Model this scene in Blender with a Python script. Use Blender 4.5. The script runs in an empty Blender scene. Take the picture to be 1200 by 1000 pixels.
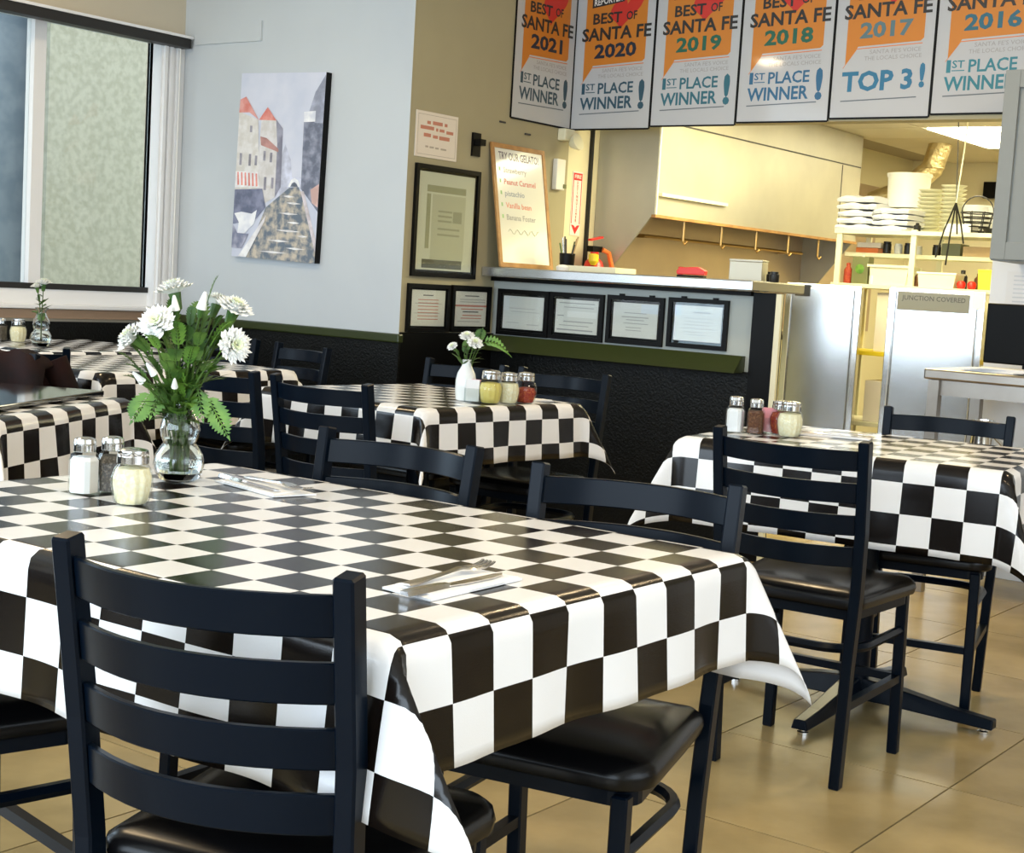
import bpy, bmesh, math, random
from mathutils import Vector, Matrix, Euler
PI = math.pi
R = math.radians
scene = bpy.context.scene
COL = scene.collection

# ------------------------------------------------------------------ camera
CAMH = 1.154
cam_data = bpy.data.cameras.new('camera')
cam = bpy.data.objects.new('camera', cam_data)
COL.objects.link(cam)
cam_data.sensor_fit = 'HORIZONTAL'
cam_data.sensor_width = 36.0
cam_data.lens = 36.0 * 1750.0 / 1200.0
cam_data.clip_start = 0.05
cam_data.clip_end = 100
_p, _r, _yaw = R(5.56), R(3.4), R(90 - 53.72)
_f = Vector((0, math.cos(_p), -math.sin(_p)))
_rt = Vector((1, 0, 0))
_dn = Vector((0, -math.sin(_p), -math.cos(_p)))
_right = _rt * math.cos(_r) - _dn * math.sin(_r)
_down = _rt * math.sin(_r) + _dn * math.cos(_r)
_rot = Matrix.Rotation(_yaw, 3, 'Z')
_right, _down, _f = _rot @ _right, _rot @ _down, _rot @ _f
_up = -_down
cam.matrix_world = Matrix(((_right.x, _up.x, -_f.x, 0), (_right.y, _up.y, -_f.y, 0),
                           (_right.z, _up.z, -_f.z, CAMH), (0, 0, 0, 1)))
scene.camera = cam

# ------------------------------------------------------------------ world, light, exposure
world = bpy.data.worlds.new('sky')
scene.world = world
world.use_nodes = True
_bg = world.node_tree.nodes['Background']
_bg.inputs[0].default_value = (0.84, 0.92, 1.0, 1)
_bg.inputs[1].default_value = 2.3
scene.view_settings.view_transform = 'Standard'
scene.view_settings.look = 'None'
scene.view_settings.gamma = 1.0
scene.view_settings.exposure = -0.08
scene.view_settings.use_curve_mapping = False


def area(name, loc, direction, sx, sy, power, color):
    l = bpy.data.lights.new(name, 'AREA')
    l.shape = 'RECTANGLE'
    l.size, l.size_y = sx, sy
    l.energy = power
    l.color = color
    o = bpy.data.objects.new(name, l)
    COL.objects.link(o)
    o.location = loc
    o.rotation_euler = Vector(direction).to_track_quat('-Z', 'Z').to_euler()
    return o


# daylight entering by the window fronts of the dining room (behind, to the right and further along the left wall)
area('daylight_front_windows', (-1.9, -2.55, 1.45), (0, 1, -0.05), 6.6, 1.9, 225, (0.70, 0.85, 1.0))
area('daylight_left_windows', (-5.9, 0.9, 1.6), (1, 0, -0.05), 5.1, 1.25, 140, (0.62, 0.82, 1.0))
area('daylight_right_windows', (1.85, 1.6, 1.5), (-1, 0, -0.05), 4.2, 1.7, 50, (0.75, 0.88, 1.0))

# ------------------------------------------------------------------ helpers
def link(o, parent=None):
    COL.objects.link(o)
    if parent is not None:
        o.parent = parent
    return o


class MB:
    """collects verts/faces for one mesh"""
    def __init__(self):
        self.v, self.f, self.uv = [], [], None

    def add(self, verts, faces):
        n = len(self.v)
        self.v += [tuple(x) for x in verts]
        self.f += [tuple(i + n for i in q) for q in faces]
        return self

    def box(self, x0, x1, y0, y1, z0, z1):
        return self.add([(x0, y0, z0), (x1, y0, z0), (x1, y1, z0), (x0, y1, z0), (x0, y0, z1), (x1, y0, z1), (x1, y1, z1), (x0, y1, z1)],
                        [(0, 3, 2, 1), (4, 5, 6, 7), (0, 1, 5, 4), (1, 2, 6, 5), (2, 3, 7, 6), (3, 0, 4, 7)])

    def poly(self, pts):
        return self.add(pts, [tuple(range(len(pts)))])

    def prism_y(self, pts, y0, y1):
        """polygon in xz extruded along y"""
        n = len(pts)
        v = [(x, y0, z) for x, z in pts] + [(x, y1, z) for x, z in pts]
        f = [tuple(range(n)), tuple(range(2 * n - 1, n - 1, -1))]
        f += [(i, i + n, (i + 1) % n + n, (i + 1) % n) for i in range(n)]
        return self.add(v, f)

    def prism_x(self, pts, x0, x1):
        n = len(pts)
        v = [(x0, y, z) for y, z in pts] + [(x1, y, z) for y, z in pts]
        f = [tuple(range(n)), tuple(range(2 * n - 1, n - 1, -1))]
        f += [(i, i + n, (i + 1) % n + n, (i + 1) % n) for i in range(n)]
        return self.add(v, f)

    def prism_z(self, pts, z0, z1):
        n = len(pts)
        v = [(x, y, z0) for x, y in pts] + [(x, y, z1) for x, y in pts]
        f = [tuple(range(n - 1, -1, -1)), tuple(range(n, 2 * n))]
        f += [(i, (i + 1) % n, (i + 1) % n + n, i + n) for i in range(n)]
        return self.add(v, f)

    def loft(self, rings, cap=True, closed=True):
        n = len(rings[0])
        v = [p for r_ in rings for p in r_]
        f = []
        for k in range(len(rings) - 1):
            for i in range(n if closed else n - 1):
                a, b = k * n + i, k * n + (i + 1) % n
                f.append((a, b, b + n, a + n))
        if cap:
            f.append(tuple(range(n - 1, -1, -1)))
            f.append(tuple((len(rings) - 1) * n + i for i in range(n)))
        return self.add(v, f)

    def lathe(self, prof, n=20, cx=0, cy=0, rib=0, nrib=0, cap=True):
        rings = []
        for r_, z in prof:
            ring = []
            for i in range(n):
                a = 2 * PI * i / n
                rr = r_ * (1 + rib * math.cos(nrib * a)) if rib else r_
                ring.append((cx + rr * math.cos(a), cy + rr * math.sin(a), z))
            rings.append(ring)
        return self.loft(rings, cap)

    def tube(self, pts, r, n=6, cap=True, r1=None, flat=1.0):
        pts = [Vector(p) for p in pts]
        rings = []
        m = len(pts)
        up = Vector((0, 0, 1))
        for k, p in enumerate(pts):
            t = (pts[min(k + 1, m - 1)] - pts[max(k - 1, 0)])
            if t.length < 1e-9:
                t = Vector((0, 0, 1))
            t.normalize()
            if k == 0:
                ref = up if abs(t.dot(up)) < 0.9 else Vector((1, 0, 0))
                a = t.cross(ref).normalized()
            else:
                a = (a - t * a.dot(t)).normalized()
            b = a.cross(t).normalized()
            rr = r if r1 is None else r + (r1 - r) * k / max(1, m - 1)
            rings.append([tuple(p + a * rr * math.cos(2 * PI * i / n) + b * rr * flat * math.sin(2 * PI * i / n)) for i in range(n)])
        return self.loft(rings, cap)

    def bar(self, pts, w, d, nrm=(0, 1, 0)):
        """rectangular bar through pts; w along side axis, d along nrm"""
        pts = [Vector(p) for p in pts]
        m = len(pts)
        rings = []
        for k, p in enumerate(pts):
            t = (pts[min(k + 1, m - 1)] - pts[max(k - 1, 0)]).normalized()
            nn = Vector(nrm)
            a = t.cross(nn).normalized()
            b = a.cross(t).normalized()
            rings.append([tuple(p + a * w / 2 * sx + b * d / 2 * sy) for sx, sy in ((-1, -1), (1, -1), (1, 1), (-1, 1))])
        return self.loft(rings)

    def mesh(self, name, mat, smooth=False):
        me = bpy.data.meshes.new(name)
        me.from_pydata(self.v, [], self.f)
        bm = bmesh.new()
        bm.from_mesh(me)
        bmesh.ops.recalc_face_normals(bm, faces=bm.faces)
        bm.to_mesh(me)
        bm.free()
        if mat:
            me.materials.append(mat)
        if smooth:
            for p in me.polygons:
                p.use_smooth = True
            try:
                me.set_sharp_from_angle(angle=R(40))
            except Exception:
                pass
        return me

    def build(self, name, mat, parent=None, smooth=False, bevel=0, seg=2):
        o = bpy.data.objects.new(name, self.mesh(name, mat, smooth))
        link(o, parent)
        if bevel:
            md = o.modifiers.new('bevel', 'BEVEL')
            md.width = bevel
            md.segments = seg
            md.limit_method = 'ANGLE'
            md.angle_limit = R(35)
        return o


def tag(o, label, cat, group=None):
    o['label'] = label
    o['category'] = cat
    if group:
        o['group'] = group
    return o


def thing(name, label, cat, loc=(0, 0, 0), rz=0.0, group=None):
    o = bpy.data.objects.new(name, None)
    o.empty_display_size = 0.05
    link(o)
    o.location = loc
    o.rotation_euler = (0, 0, rz)
    return tag(o, label, cat, group)


def struct(o):
    o['kind'] = 'structure'
    return o


def dup(root, loc, rz, label, group=None):
    c = root.copy()
    COL.objects.link(c)
    c.location = loc
    c.rotation_euler = (0, 0, rz)
    c['label'] = label
    if group:
        c['group'] = group
    for ch in list(root.children):
        d = ch.copy()
        COL.objects.link(d)
        d.parent = c
        for g in list(ch.children):
            e = g.copy()
            COL.objects.link(e)
            e.parent = d
    return c


# ------------------------------------------------------------------ materials
def mat(name, color, rough=0.5, metal=0.0, spec=0.5, noise=None, bump=None, coat=0.0, trans=0.0, emit=None, estr=0.0, ior=None, sheen=0.0, sss=0.0):
    m = bpy.data.materials.new(name)
    m.use_nodes = True
    nt = m.node_tree
    b = nt.nodes['Principled BSDF']
    b.inputs['Base Color'].default_value = (*color, 1)
    b.inputs['Roughness'].default_value = rough
    b.inputs['Metallic'].default_value = metal
    b.inputs['Specular IOR Level'].default_value = spec
    b.inputs['Coat Weight'].default_value = coat
    b.inputs['Coat Roughness'].default_value = 0.06
    b.inputs['Transmission Weight'].default_value = trans
    if ior:
        b.inputs['IOR'].default_value = ior
    if sss:
        b.inputs['Subsurface Weight'].default_value = sss
        b.inputs['Subsurface Radius'].default_value = (0.02, 0.02, 0.02)
    if emit:
        b.inputs['Emission Color'].default_value = (*emit, 1)
        b.inputs['Emission Strength'].default_value = estr
    if noise or bump:
        tc = nt.nodes.new('ShaderNodeTexCoord')
    if noise:
        sc, col2, lo, hi = noise
        nz = nt.nodes.new('ShaderNodeTexNoise')
        nz.inputs['Scale'].default_value = sc
        nz.inputs['Detail'].default_value = 6
        nt.links.new(tc.outputs['Object'], nz.inputs['Vector'])
        mr = nt.nodes.new('ShaderNodeMapRange')
        mr.inputs['From Min'].default_value = lo
        mr.inputs['From Max'].default_value = hi
        nt.links.new(nz.outputs['Fac'], mr.inputs['Value'])
        mx = nt.nodes.new('ShaderNodeMix')
        mx.data_type = 'RGBA'
        mx.inputs['A'].default_value = (*color, 1)
        mx.inputs['B'].default_value = (*col2, 1)
        nt.links.new(mr.outputs['Result'], mx.inputs['Factor'])
        nt.links.new(mx.outputs['Result'], b.inputs['Base Color'])
    if bump:
        sc, strength, dist = bump
        nz2 = nt.nodes.new('ShaderNodeTexNoise')
        nz2.inputs['Scale'].default_value = sc
        nz2.inputs['Detail'].default_value = 4
        nt.links.new(tc.outputs['Object'], nz2.inputs['Vector'])
        bp = nt.nodes.new('ShaderNodeBump')
        bp.inputs['Strength'].default_value = strength
        bp.inputs['Distance'].default_value = dist
        nt.links.new(nz2.outputs['Fac'], bp.inputs['Height'])
        nt.links.new(bp.outputs['Normal'], b.inputs['Normal'])
    return m


def thin_glass(name, tint, refl=0.12, rough=0.02):
    m = bpy.data.materials.new(name)
    m.use_nodes = True
    nt = m.node_tree
    nt.nodes.clear()
    out = nt.nodes.new('ShaderNodeOutputMaterial')
    tr = nt.nodes.new('ShaderNodeBsdfTransparent')
    tr.inputs[0].default_value = (*tint, 1)
    gl = nt.nodes.new('ShaderNodeBsdfGlossy')
    gl.inputs['Roughness'].default_value = rough
    lw = nt.nodes.new('ShaderNodeLayerWeight')
    lw.inputs['Blend'].default_value = 0.5
    pw = nt.nodes.new('ShaderNodeMath')
    pw.operation = 'POWER'
    pw.inputs[1].default_value = 4.0
    nt.links.new(lw.outputs['Facing'], pw.inputs[0])
    ma = nt.nodes.new('ShaderNodeMath')
    ma.operation = 'MULTIPLY_ADD'
    ma.inputs[1].default_value = 0.7
    ma.inputs[2].default_value = 0.03
    nt.links.new(pw.outputs[0], ma.inputs[0])
    mx = nt.nodes.new('ShaderNodeMixShader')
    nt.links.new(ma.outputs[0], mx.inputs[0])
    nt.links.new(tr.outputs[0], mx.inputs[1])
    nt.links.new(gl.outputs[0], mx.inputs[2])
    nt.links.new(mx.outputs[0], out.inputs[0])
    return m


def checker_mat():
    m = bpy.data.materials.new('checked_vinyl')
    m.use_nodes = True
    nt = m.node_tree
    b = nt.nodes['Principled BSDF']
    uv = nt.nodes.new('ShaderNodeUVMap')
    uv.uv_map = 'UVMap'
    ck = nt.nodes.new('ShaderNodeTexChecker')
    ck.inputs['Scale'].default_value = 1.0
    ck.inputs['Color1'].default_value = (0.006, 0.004, 0.003, 1)
    ck.inputs['Color2'].default_value = (0.88, 0.88, 0.89, 1)
    ad = nt.nodes.new('ShaderNodeVectorMath')
    ad.operation = 'ADD'
    ad.inputs[1].default_value = (200.0001, 200.0001, 0.5)
    nt.links.new(uv.outputs[0], ad.inputs[0])
    nt.links.new(ad.outputs[0], ck.inputs['Vector'])
    nt.links.new(ck.outputs['Color'], b.inputs['Base Color'])
    b.inputs['Roughness'].default_value = 0.20
    b.inputs['Specular IOR Level'].default_value = 0.36
    tc = nt.nodes.new('ShaderNodeTexCoord')
    nz = nt.nodes.new('ShaderNodeTexNoise')
    nz.inputs['Scale'].default_value = 420
    nt.links.new(tc.outputs['Object'], nz.inputs['Vector'])
    bp = nt.nodes.new('ShaderNodeBump')
    bp.inputs['Strength'].default_value = 0.12
    bp.inputs['Distance'].default_value = 0.001
    nt.links.new(nz.outputs['Fac'], bp.inputs['Height'])
    nt.links.new(bp.outputs['Normal'], b.inputs['Normal'])
    return m


M = {}
M['check'] = checker_mat()
M['cloth_back'] = mat('cloth_backing', (0.82, 0.82, 0.84), 0.8)
M['black_metal'] = mat('black_painted_metal', (0.0018, 0.0048, 0.0105), 0.28, spec=0.11, bump=(60, 0.03, 0.001))  # black paint with reflected blue sky put into the base colour
M['vinyl'] = mat('black_vinyl', (0.003, 0.003, 0.0035), 0.25, spec=0.25, bump=(90, 0.08, 0.001))
M['chrome'] = mat('chrome', (0.75, 0.75, 0.74), 0.12, 1.0)
M['steel'] = mat('brushed_steel', (0.55, 0.56, 0.56), 0.17, 1.0, noise=(3, (0.46, 0.46, 0.45), 0.35, 0.65))
M['steel_hood'] = mat('hood_steel', (0.56, 0.54, 0.44), 0.45, 0.5, noise=(2, (0.46, 0.44, 0.36), 0.35, 0.65))
M['silver'] = mat('cutlery_steel', (0.72, 0.70, 0.68), 0.18, 1.0)
M['glass'] = mat('clear_glass', (0.95, 0.98, 0.97), 0.0, trans=1.0, ior=1.45)
M['thin_glass'] = thin_glass('jar_glass', (0.93, 0.95, 0.94))
M['window_glass'] = thin_glass('window_glass', (0.96, 0.98, 0.98))
M['water'] = mat('water', (0.95, 1, 1), 0.0, trans=1.0, ior=1.33)
M['salt'] = mat('white_salt', (0.9, 0.9, 0.92), 0.8)
M['pepper'] = mat('ground_pepper', (0.07, 0.055, 0.04), 0.9, noise=(260, (0.25, 0.2, 0.15), 0.5, 0.7))
M['cheese'] = mat('grated_cheese', (0.86, 0.78, 0.50), 0.8, noise=(160, (0.92, 0.88, 0.68), 0.4, 0.7))
M['chili'] = mat('chili_flakes', (0.30, 0.02, 0.012), 0.7, noise=(220, (0.6, 0.16, 0.04), 0.5, 0.65))
M['brown_spice'] = mat('brown_spice', (0.10, 0.035, 0.015), 0.8, noise=(200, (0.22, 0.10, 0.04), 0.5, 0.7))
M['pink_packet'] = mat('pink_packet', (0.9, 0.38, 0.45), 0.6)
M['oil'] = mat('yellow_dressing', (0.72, 0.60, 0.16), 0.4)
M['paper'] = mat('white_paper', (0.82, 0.82, 0.82), 0.7)
M['cream_paper'] = mat('cream_paper', (0.80, 0.74, 0.66), 0.7)
M['napkin'] = mat('white_napkin', (0.88, 0.88, 0.88), 0.9, bump=(300, 0.1, 0.0005))
M['leaf'] = mat('green_leaf', (0.035, 0.10, 0.014), 0.5, noise=(25, (0.10, 0.20, 0.03), 0.4, 0.65))
M['fern'] = mat('light_green_fern', (0.15, 0.30, 0.035), 0.5, noise=(25, (0.06, 0.17, 0.02), 0.4, 0.65))
M['stem'] = mat('green_stem', (0.06, 0.12, 0.015), 0.5)
M['petal'] = mat('white_petal', (0.9, 0.91, 0.88), 0.7, sss=0.15)
M['petal_heart'] = mat('pale_green_petal', (0.80, 0.86, 0.62), 0.7)
M['milk_glass'] = mat('white_ceramic', (0.82, 0.86, 0.86), 0.15, coat=0.5)
M['paint_wall'] = mat('pale_grey_wall', (0.60, 0.64, 0.66), 0.75, noise=(1.2, (0.56, 0.60, 0.63), 0.4, 0.6))
M['olive_wall'] = mat('khaki_wall', (0.42, 0.385, 0.25), 0.75, noise=(1.5, (0.39, 0.355, 0.23), 0.4, 0.6))
M['beige_wall'] = mat('beige_wall', (0.62, 0.55, 0.42), 0.75)
M['grey_panel'] = mat('grey_panel', (0.42, 0.46, 0.44), 0.6)
M['black_wood'] = mat('black_wainscot', (0.004, 0.0045, 0.004), 0.35, spec=0.22, bump=(110, 0.9, 0.004))
M['black_cap'] = mat('black_cap_rail', (0.030, 0.042, 0.010), 0.30, spec=0.5, bump=(40, 0.3, 0.002))  # black rail; the green in its colour stands in for reflected kitchen light
M['black_flat'] = mat('black_frame', (0.003, 0.003, 0.003), 0.4, spec=0.15)
M['ceiling'] = mat('ceiling_white', (0.72, 0.70, 0.65), 0.9)
M['kitchen_wall'] = mat('cream_kitchen_wall', (0.80, 0.74, 0.52), 0.6)
M['kitchen_ceiling'] = mat('ceiling_tile', (0.80, 0.74, 0.60), 0.9)
M['kitchen_grid'] = mat('ceiling_grid', (0.40, 0.35, 0.26), 0.8)
M['steel_dark'] = mat('worn_steel', (0.34, 0.31, 0.27), 0.3, 0.9, noise=(4, (0.26, 0.23, 0.20), 0.35, 0.65))
M['tile'] = mat('beige_floor_tile', (0.46, 0.35, 0.165), 0.25, noise=(3.5, (0.33, 0.25, 0.115), 0.38, 0.64), bump=(14, 0.06, 0.002))
M['grout'] = mat('grout', (0.10, 0.075, 0.05), 0.9)
M['white_trim'] = mat('white_trim', (0.85, 0.86, 0.87), 0.5)
M['alu'] = mat('window_aluminium', (0.70, 0.74, 0.76), 0.4, 0.3)
M['dark_trim'] = mat('dark_window_trim', (0.015, 0.014, 0.013), 0.5)
M['wood_trim'] = mat('brown_wood_trim', (0.35, 0.24, 0.16), 0.5)
M['stucco'] = mat('exterior_stucco', (0.46, 0.45, 0.34), 0.9, noise=(22, (0.56, 0.55, 0.43), 0.4, 0.6), bump=(30, 0.4, 0.01))
M['ext_blue'] = mat('exterior_grey_blue', (0.20, 0.26, 0.32), 0.7, noise=(6, (0.28, 0.34, 0.40), 0.4, 0.6))
M['ledge'] = mat('counter_ledge', (0.50, 0.52, 0.53), 0.22, 0.75)
M['oak'] = mat('oak_frame', (0.50, 0.27, 0.09), 0.45, noise=(18, (0.38, 0.19, 0.06), 0.4, 0.65))
M['whiteboard'] = mat('whiteboard', (0.82, 0.84, 0.78), 0.18, coat=0.4)
M['red'] = mat('red_enamel', (0.72, 0.03, 0.02), 0.3)
M['orange_hose'] = mat('orange_hose', (0.85, 0.22, 0.05), 0.4)
M['yellow'] = mat('yellow_plastic', (0.85, 0.65, 0.03), 0.4)
M['white_plastic'] = mat('white_plastic', (0.85, 0.85, 0.80), 0.4)
M['cream_plastic'] = mat('cream_plastic', (0.80, 0.78, 0.58), 0.5)
M['linen'] = mat('folded_linen', (0.80, 0.82, 0.88), 0.95)
M['cabinet'] = mat('grey_cabinet_paint', (0.25, 0.275, 0.275), 0.5)
M['screen'] = mat('black_screen', (0.003, 0.003, 0.003), 0.3, spec=0.12)
M['cardboard'] = mat('cardboard', (0.55, 0.40, 0.22), 0.9)
M['gold_foil'] = mat('foil_duct', (0.62, 0.50, 0.25), 0.35, 0.8, bump=(35, 0.8, 0.02))
M['maroon'] = mat('maroon_fabric', (0.016, 0.004, 0.003), 0.8, spec=0.2, noise=(8, (0.006, 0.003, 0.003), 0.4, 0.6))
M['dark_grey'] = mat('dark_grey_strap', (0.06, 0.06, 0.06), 0.6)
M['dark_grey_strip'] = mat('grey_tape', (0.16, 0.17, 0.18), 0.5)
M['olive_box'] = mat('olive_tin', (0.16, 0.17, 0.07), 0.4)
M['pan'] = mat('dark_pan', (0.03, 0.03, 0.028), 0.35, 0.6)
M['gloss_black'] = mat('glossy_black_board', (0.008, 0.009, 0.01), 0.08, coat=0.6)
M['banner'] = mat('banner_sheet', (0.52, 0.54, 0.57), 0.6, coat=0.35)
M['kitchen_lamp'] = mat('fluorescent_diffuser', (1, 0.97, 0.85), 0.5, emit=(1.0, 0.93, 0.68), estr=14)
M['dining_lamp'] = mat('recessed_lamp_lens', (1, 0.9, 0.75), 0.5, emit=(1.0, 0.82, 0.58), estr=40)


def ink(r, g, b, rough=0.5):
    key = 'ink_%d_%d_%d' % (int(r * 100), int(g * 100), int(b * 100))
    if key not in M:
        M[key] = mat(key, (r, g, b), rough, coat=0.2)
    return M[key]


# ------------------------------------------------------------------ text
_txt_cache = {}


def text_mesh(s, bold=0.0):
    """returns list verts, faces, width, normalised: cap height 1, centred in x, baseline 0"""
    key = (s, bold)
    if key in _txt_cache:
        return _txt_cache[key]
    cu = bpy.data.curves.new('txt', 'FONT')
    cu.body = s
    cu.size = 1.0
    cu.resolution_u = 2
    cu.offset = bold
    cu.align_x = 'CENTER'
    o = bpy.data.objects.new('txt', cu)
    COL.objects.link(o)
    dg = bpy.context.evaluated_depsgraph_get()
    me = bpy.data.meshes.new_from_object(o.evaluated_get(dg))
    v = [tuple(p.co) for p in me.vertices]
    f = [tuple(p.vertices) for p in me.polygons]
    bpy.data.objects.remove(o)
    bpy.data.curves.remove(cu)
    bpy.data.meshes.remove(me)
    if v:
        x0, x1 = min(p[0] for p in v), max(p[0] for p in v)
        k = 1 / 0.69
        v = [((p[0] - (x0 + x1) / 2) * k, p[1] * k) for p in v]
        w = (x1 - x0) * k
    else:
        w = 1
    _txt_cache[key] = (v, f, w)
    return _txt_cache[key]


def add_text(mb, s, cx, z, h, y, width=None, bold=0.02, slope=0.0, lean=0.0):
    """text in the local xz plane facing -y; baseline z, cap height h; width: fit to width"""
    v, f, w = text_mesh(s, bold)
    kx = h if width is None else width / w
    pts = [(cx + a * kx + lean * b * h, y, z + b * h + slope * a * kx) for a, b in v]
    mb.add(pts, f)


def flat(mb, pts, y):
    mb.poly([(x, y, z) for x, z in pts])


def flat_build(mb, name, m, parent):
    me = bpy.data.meshes.new(name)
    me.from_pydata(mb.v, [], mb.f)
    bm = bmesh.new()
    bm.from_mesh(me)
    for fc in bm.faces:
        fc.normal_update()
        if fc.normal.y > 0:
            fc.normal_flip()
    bm.to_mesh(me)
    bm.free()
    me.materials.append(m)
    return link(bpy.data.objects.new(name, me), parent)


# ================================================================== SETTING
YP, XO, XW, YC, YS = 5.15, -4.448, -5.968, 5.841, 6.41
XR, YF = 1.9, -2.6
CZ = 2.8

# floor with separate tiles
fl = struct(MB().box(XW - 0.1, XR + 0.1, YF - 0.1, 11.1, -0.06, -0.004).build('floor', M['grout']))
TS = 0.608
tile_me = None
tx0, ty0 = -1.185, 3.481
rng = random.Random(3)
tmb = MB().box(-TS / 2 + 0.0025, TS / 2 - 0.0025, -TS / 2 + 0.0025, TS / 2 - 0.0025, -0.03, 0.0)
tile_me = tmb.mesh('tile', M['tile'])
for a in range(-9, 6):
    for b_ in range(-7, 9):
        cx, cy = tx0 + (a + 0.5) * TS, ty0 + (b_ + 0.5) * TS
        if cx < XW or cx > XR or cy < YF or cy > 8.8:
            continue
        o = bpy.data.objects.new('tile', tile_me)
        link(o, fl)
        o.location = (cx, cy, 0)
        o.rotation_euler = (0, 0, rng.choice((0, PI / 2, PI, -PI / 2)))
struct(MB().box(XW - 0.1, XR + 0.1, YF - 0.1, YS + 0.1, CZ, CZ + 0.1).build('ceiling', M['ceiling']))

# left wall with openings: visible window y 4.02-5.0 (runs on to 3.9) and further windows nearer
def wall_with_holes(name, m, axis, pos, thick, a0, a1, z0, z1, holes):
    """axis 'x': wall at x=pos, spans a0..a1 in y. holes: (b0,b1,zz0,zz1)"""
    mb = MB()
    cuts = sorted(holes)
    cur = a0

    def put(b0, b1, zz0, zz1):
        if b1 - b0 < 1e-4 or zz1 - zz0 < 1e-4:
            return
        if axis == 'x':
            mb.box(min(pos, pos + thick), max(pos, pos + thick), b0, b1, zz0, zz1)
        else:
            mb.box(b0, b1, min(pos, pos + thick), max(pos, pos + thick), zz0, zz1)
    for b0, b1, zz0, zz1 in cuts:
        put(cur, b0, z0, z1)
        put(b0, b1, z0, zz0)
        put(b0, b1, zz1, z1)
        cur = b1
    put(cur, a1, z0, z1)
    return struct(mb.build(name, m))


wall_with_holes('wall_left', M['beige_wall'], 'x', XW, -0.14, YF, YP + 0.1, 0, CZ, [(-1.7, 3.5, 0.95, 2.26), (3.62, 5.03, 0.90, 2.26)])
struct(MB().box(XW - 0.1, XO, YP, YP + 0.12, 0, CZ).build('wall_back', M['paint_wall']))
struct(MB().box(XO - 0.12, XO, YP + 0.12, YS, 0, CZ).add(*[[(0, 0, 0)], []]).build('wall_alcove', M['olive_wall']))
struct(MB().box(XO - 0.12, XO + 0.0005, YP + 0.0005, YP + 0.1205, 0, CZ).build('trim_1', M['olive_wall']))
wall_with_holes('wall_right', M['beige_wall'], 'x', XR, 0.12, YF, 11.1, 0, CZ, [(-0.5, 3.7, 0.65, 2.35)])
wall_with_holes('wall_front', M['beige_wall'], 'y', YF, -0.12, XW - 0.1, XR + 0.1, 0, CZ, [(-5.2, 1.4, 0.5, 2.4)])

# header above the kitchen pass, wall to the right of it
struct(MB().box(XO, XR, YS, YS + 0.10, 1.965, CZ).build('wall_header', M['olive_wall']))
struct(MB().box(-2.20, XR, YS + 0.001, YS + 0.099, 0, 1.965).build('wall_pass_right', M['white_trim']))
# kitchen shell
struct(MB().box(XO - 0.12, XO, YS, 11.0, 0, 2.5).build('wall_kitchen_left', M['kitchen_wall']))
struct(MB().box(XO - 0.12, XR, 11.0, 11.1, 0, 2.5).build('wall_kitchen_back', M['kitchen_wall']))
KZ = 2.22
kc = struct(MB().box(XO, XR, YS + 0.1, 11.0, KZ + 0.02, KZ + 0.08).build('ceiling_kitchen', M['kitchen_grid']))
pm = MB().box(-0.297, 0.297, -0.297, 0.297, 0.003, 0.022).mesh('ceiling_panel', M['kitchen_ceiling'])
LAMPS = [(1, 4), (1, 5), (5, 1), (5, 2), (1, 1), (1, 0)]
for a in range(0, 10):
    for b_ in range(0, 8):
        if (a, b_) in LAMPS:
            continue
        o = bpy.data.objects.new('ceiling_panel', pm)
        link(o, kc)
        o.location = (XO + 0.308 + (a + 0.5) * 0.61, YS + 0.12 + (b_ + 0.5) * 0.57, KZ)
        o.scale = (1.015, 0.95, 1)

def kitchen_lamp(a, b0, label):
    cx = XO + 0.308 + (a + 0.5) * 0.61
    cy = YS + 0.12 + (b0 + 1.0) * 0.57
    t = thing('ceiling_light', label, 'ceiling light', (cx, cy, KZ), 0, 'kitchen ceiling lights')
    MB().box(-0.30, 0.30, -0.56, 0.56, 0.006, 0.018).build('housing', M['white_plastic'], t)
    MB().box(-0.28, 0.28, -0.54, 0.54, -0.004, 0.006).build('diffuser', M['kitchen_lamp'], t)
    return t


kitchen_lamp(1, 4, 'bright fluorescent panel in the kitchen ceiling above the storage rack')
kitchen_lamp(5, 1, 'fluorescent ceiling panel hidden behind the grey wall cabinet')
kitchen_lamp(1, 0, 'fluorescent ceiling panel just behind the hanging award banners')
area('kitchen_fluorescent', (-3.0, 6.88, 2.19), (0, 0, -1), 1.4, 0.66, 46, (1.0, 0.87, 0.42))
area('kitchen_fluorescent_far', (-2.2, 9.6, 2.19), (0, 0, -1), 1.6, 1.2, 50, (1.0, 0.86, 0.40))

# recessed dining lamps
k = 0
for (x, y, wh) in [(-2.6, 4.9, 'above the middle checked table'), (-0.6, 4.6, 'above the right checked table'), (-3.3, 1.4, 'above the near left table'),
                   (-0.9, 1.6, 'above the big front table'), (-5.0, 3.2, 'above the tables by the window')]:
    t = thing('recessed_light', 'round recessed ceiling lamp ' + wh, 'ceiling light', (x, y, CZ), 0, 'recessed dining lamps')
    MB().lathe([(0.085, -0.006), (0.10, -0.006), (0.10, 0.0), (0.085, 0.0)], 24, cap=False).build('trim_ring', M['white_plastic'], t)
    MB().lathe([(0.0001, -0.002), (0.085, -0.002)], 24, cap=False).build('lens', M['dining_lamp'], t)
    area('recessed_lamp_light', (x, y, CZ - 0.012), (0, 0, -1), 0.15, 0.15, 17, (1.0, 0.74, 0.42))

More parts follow.
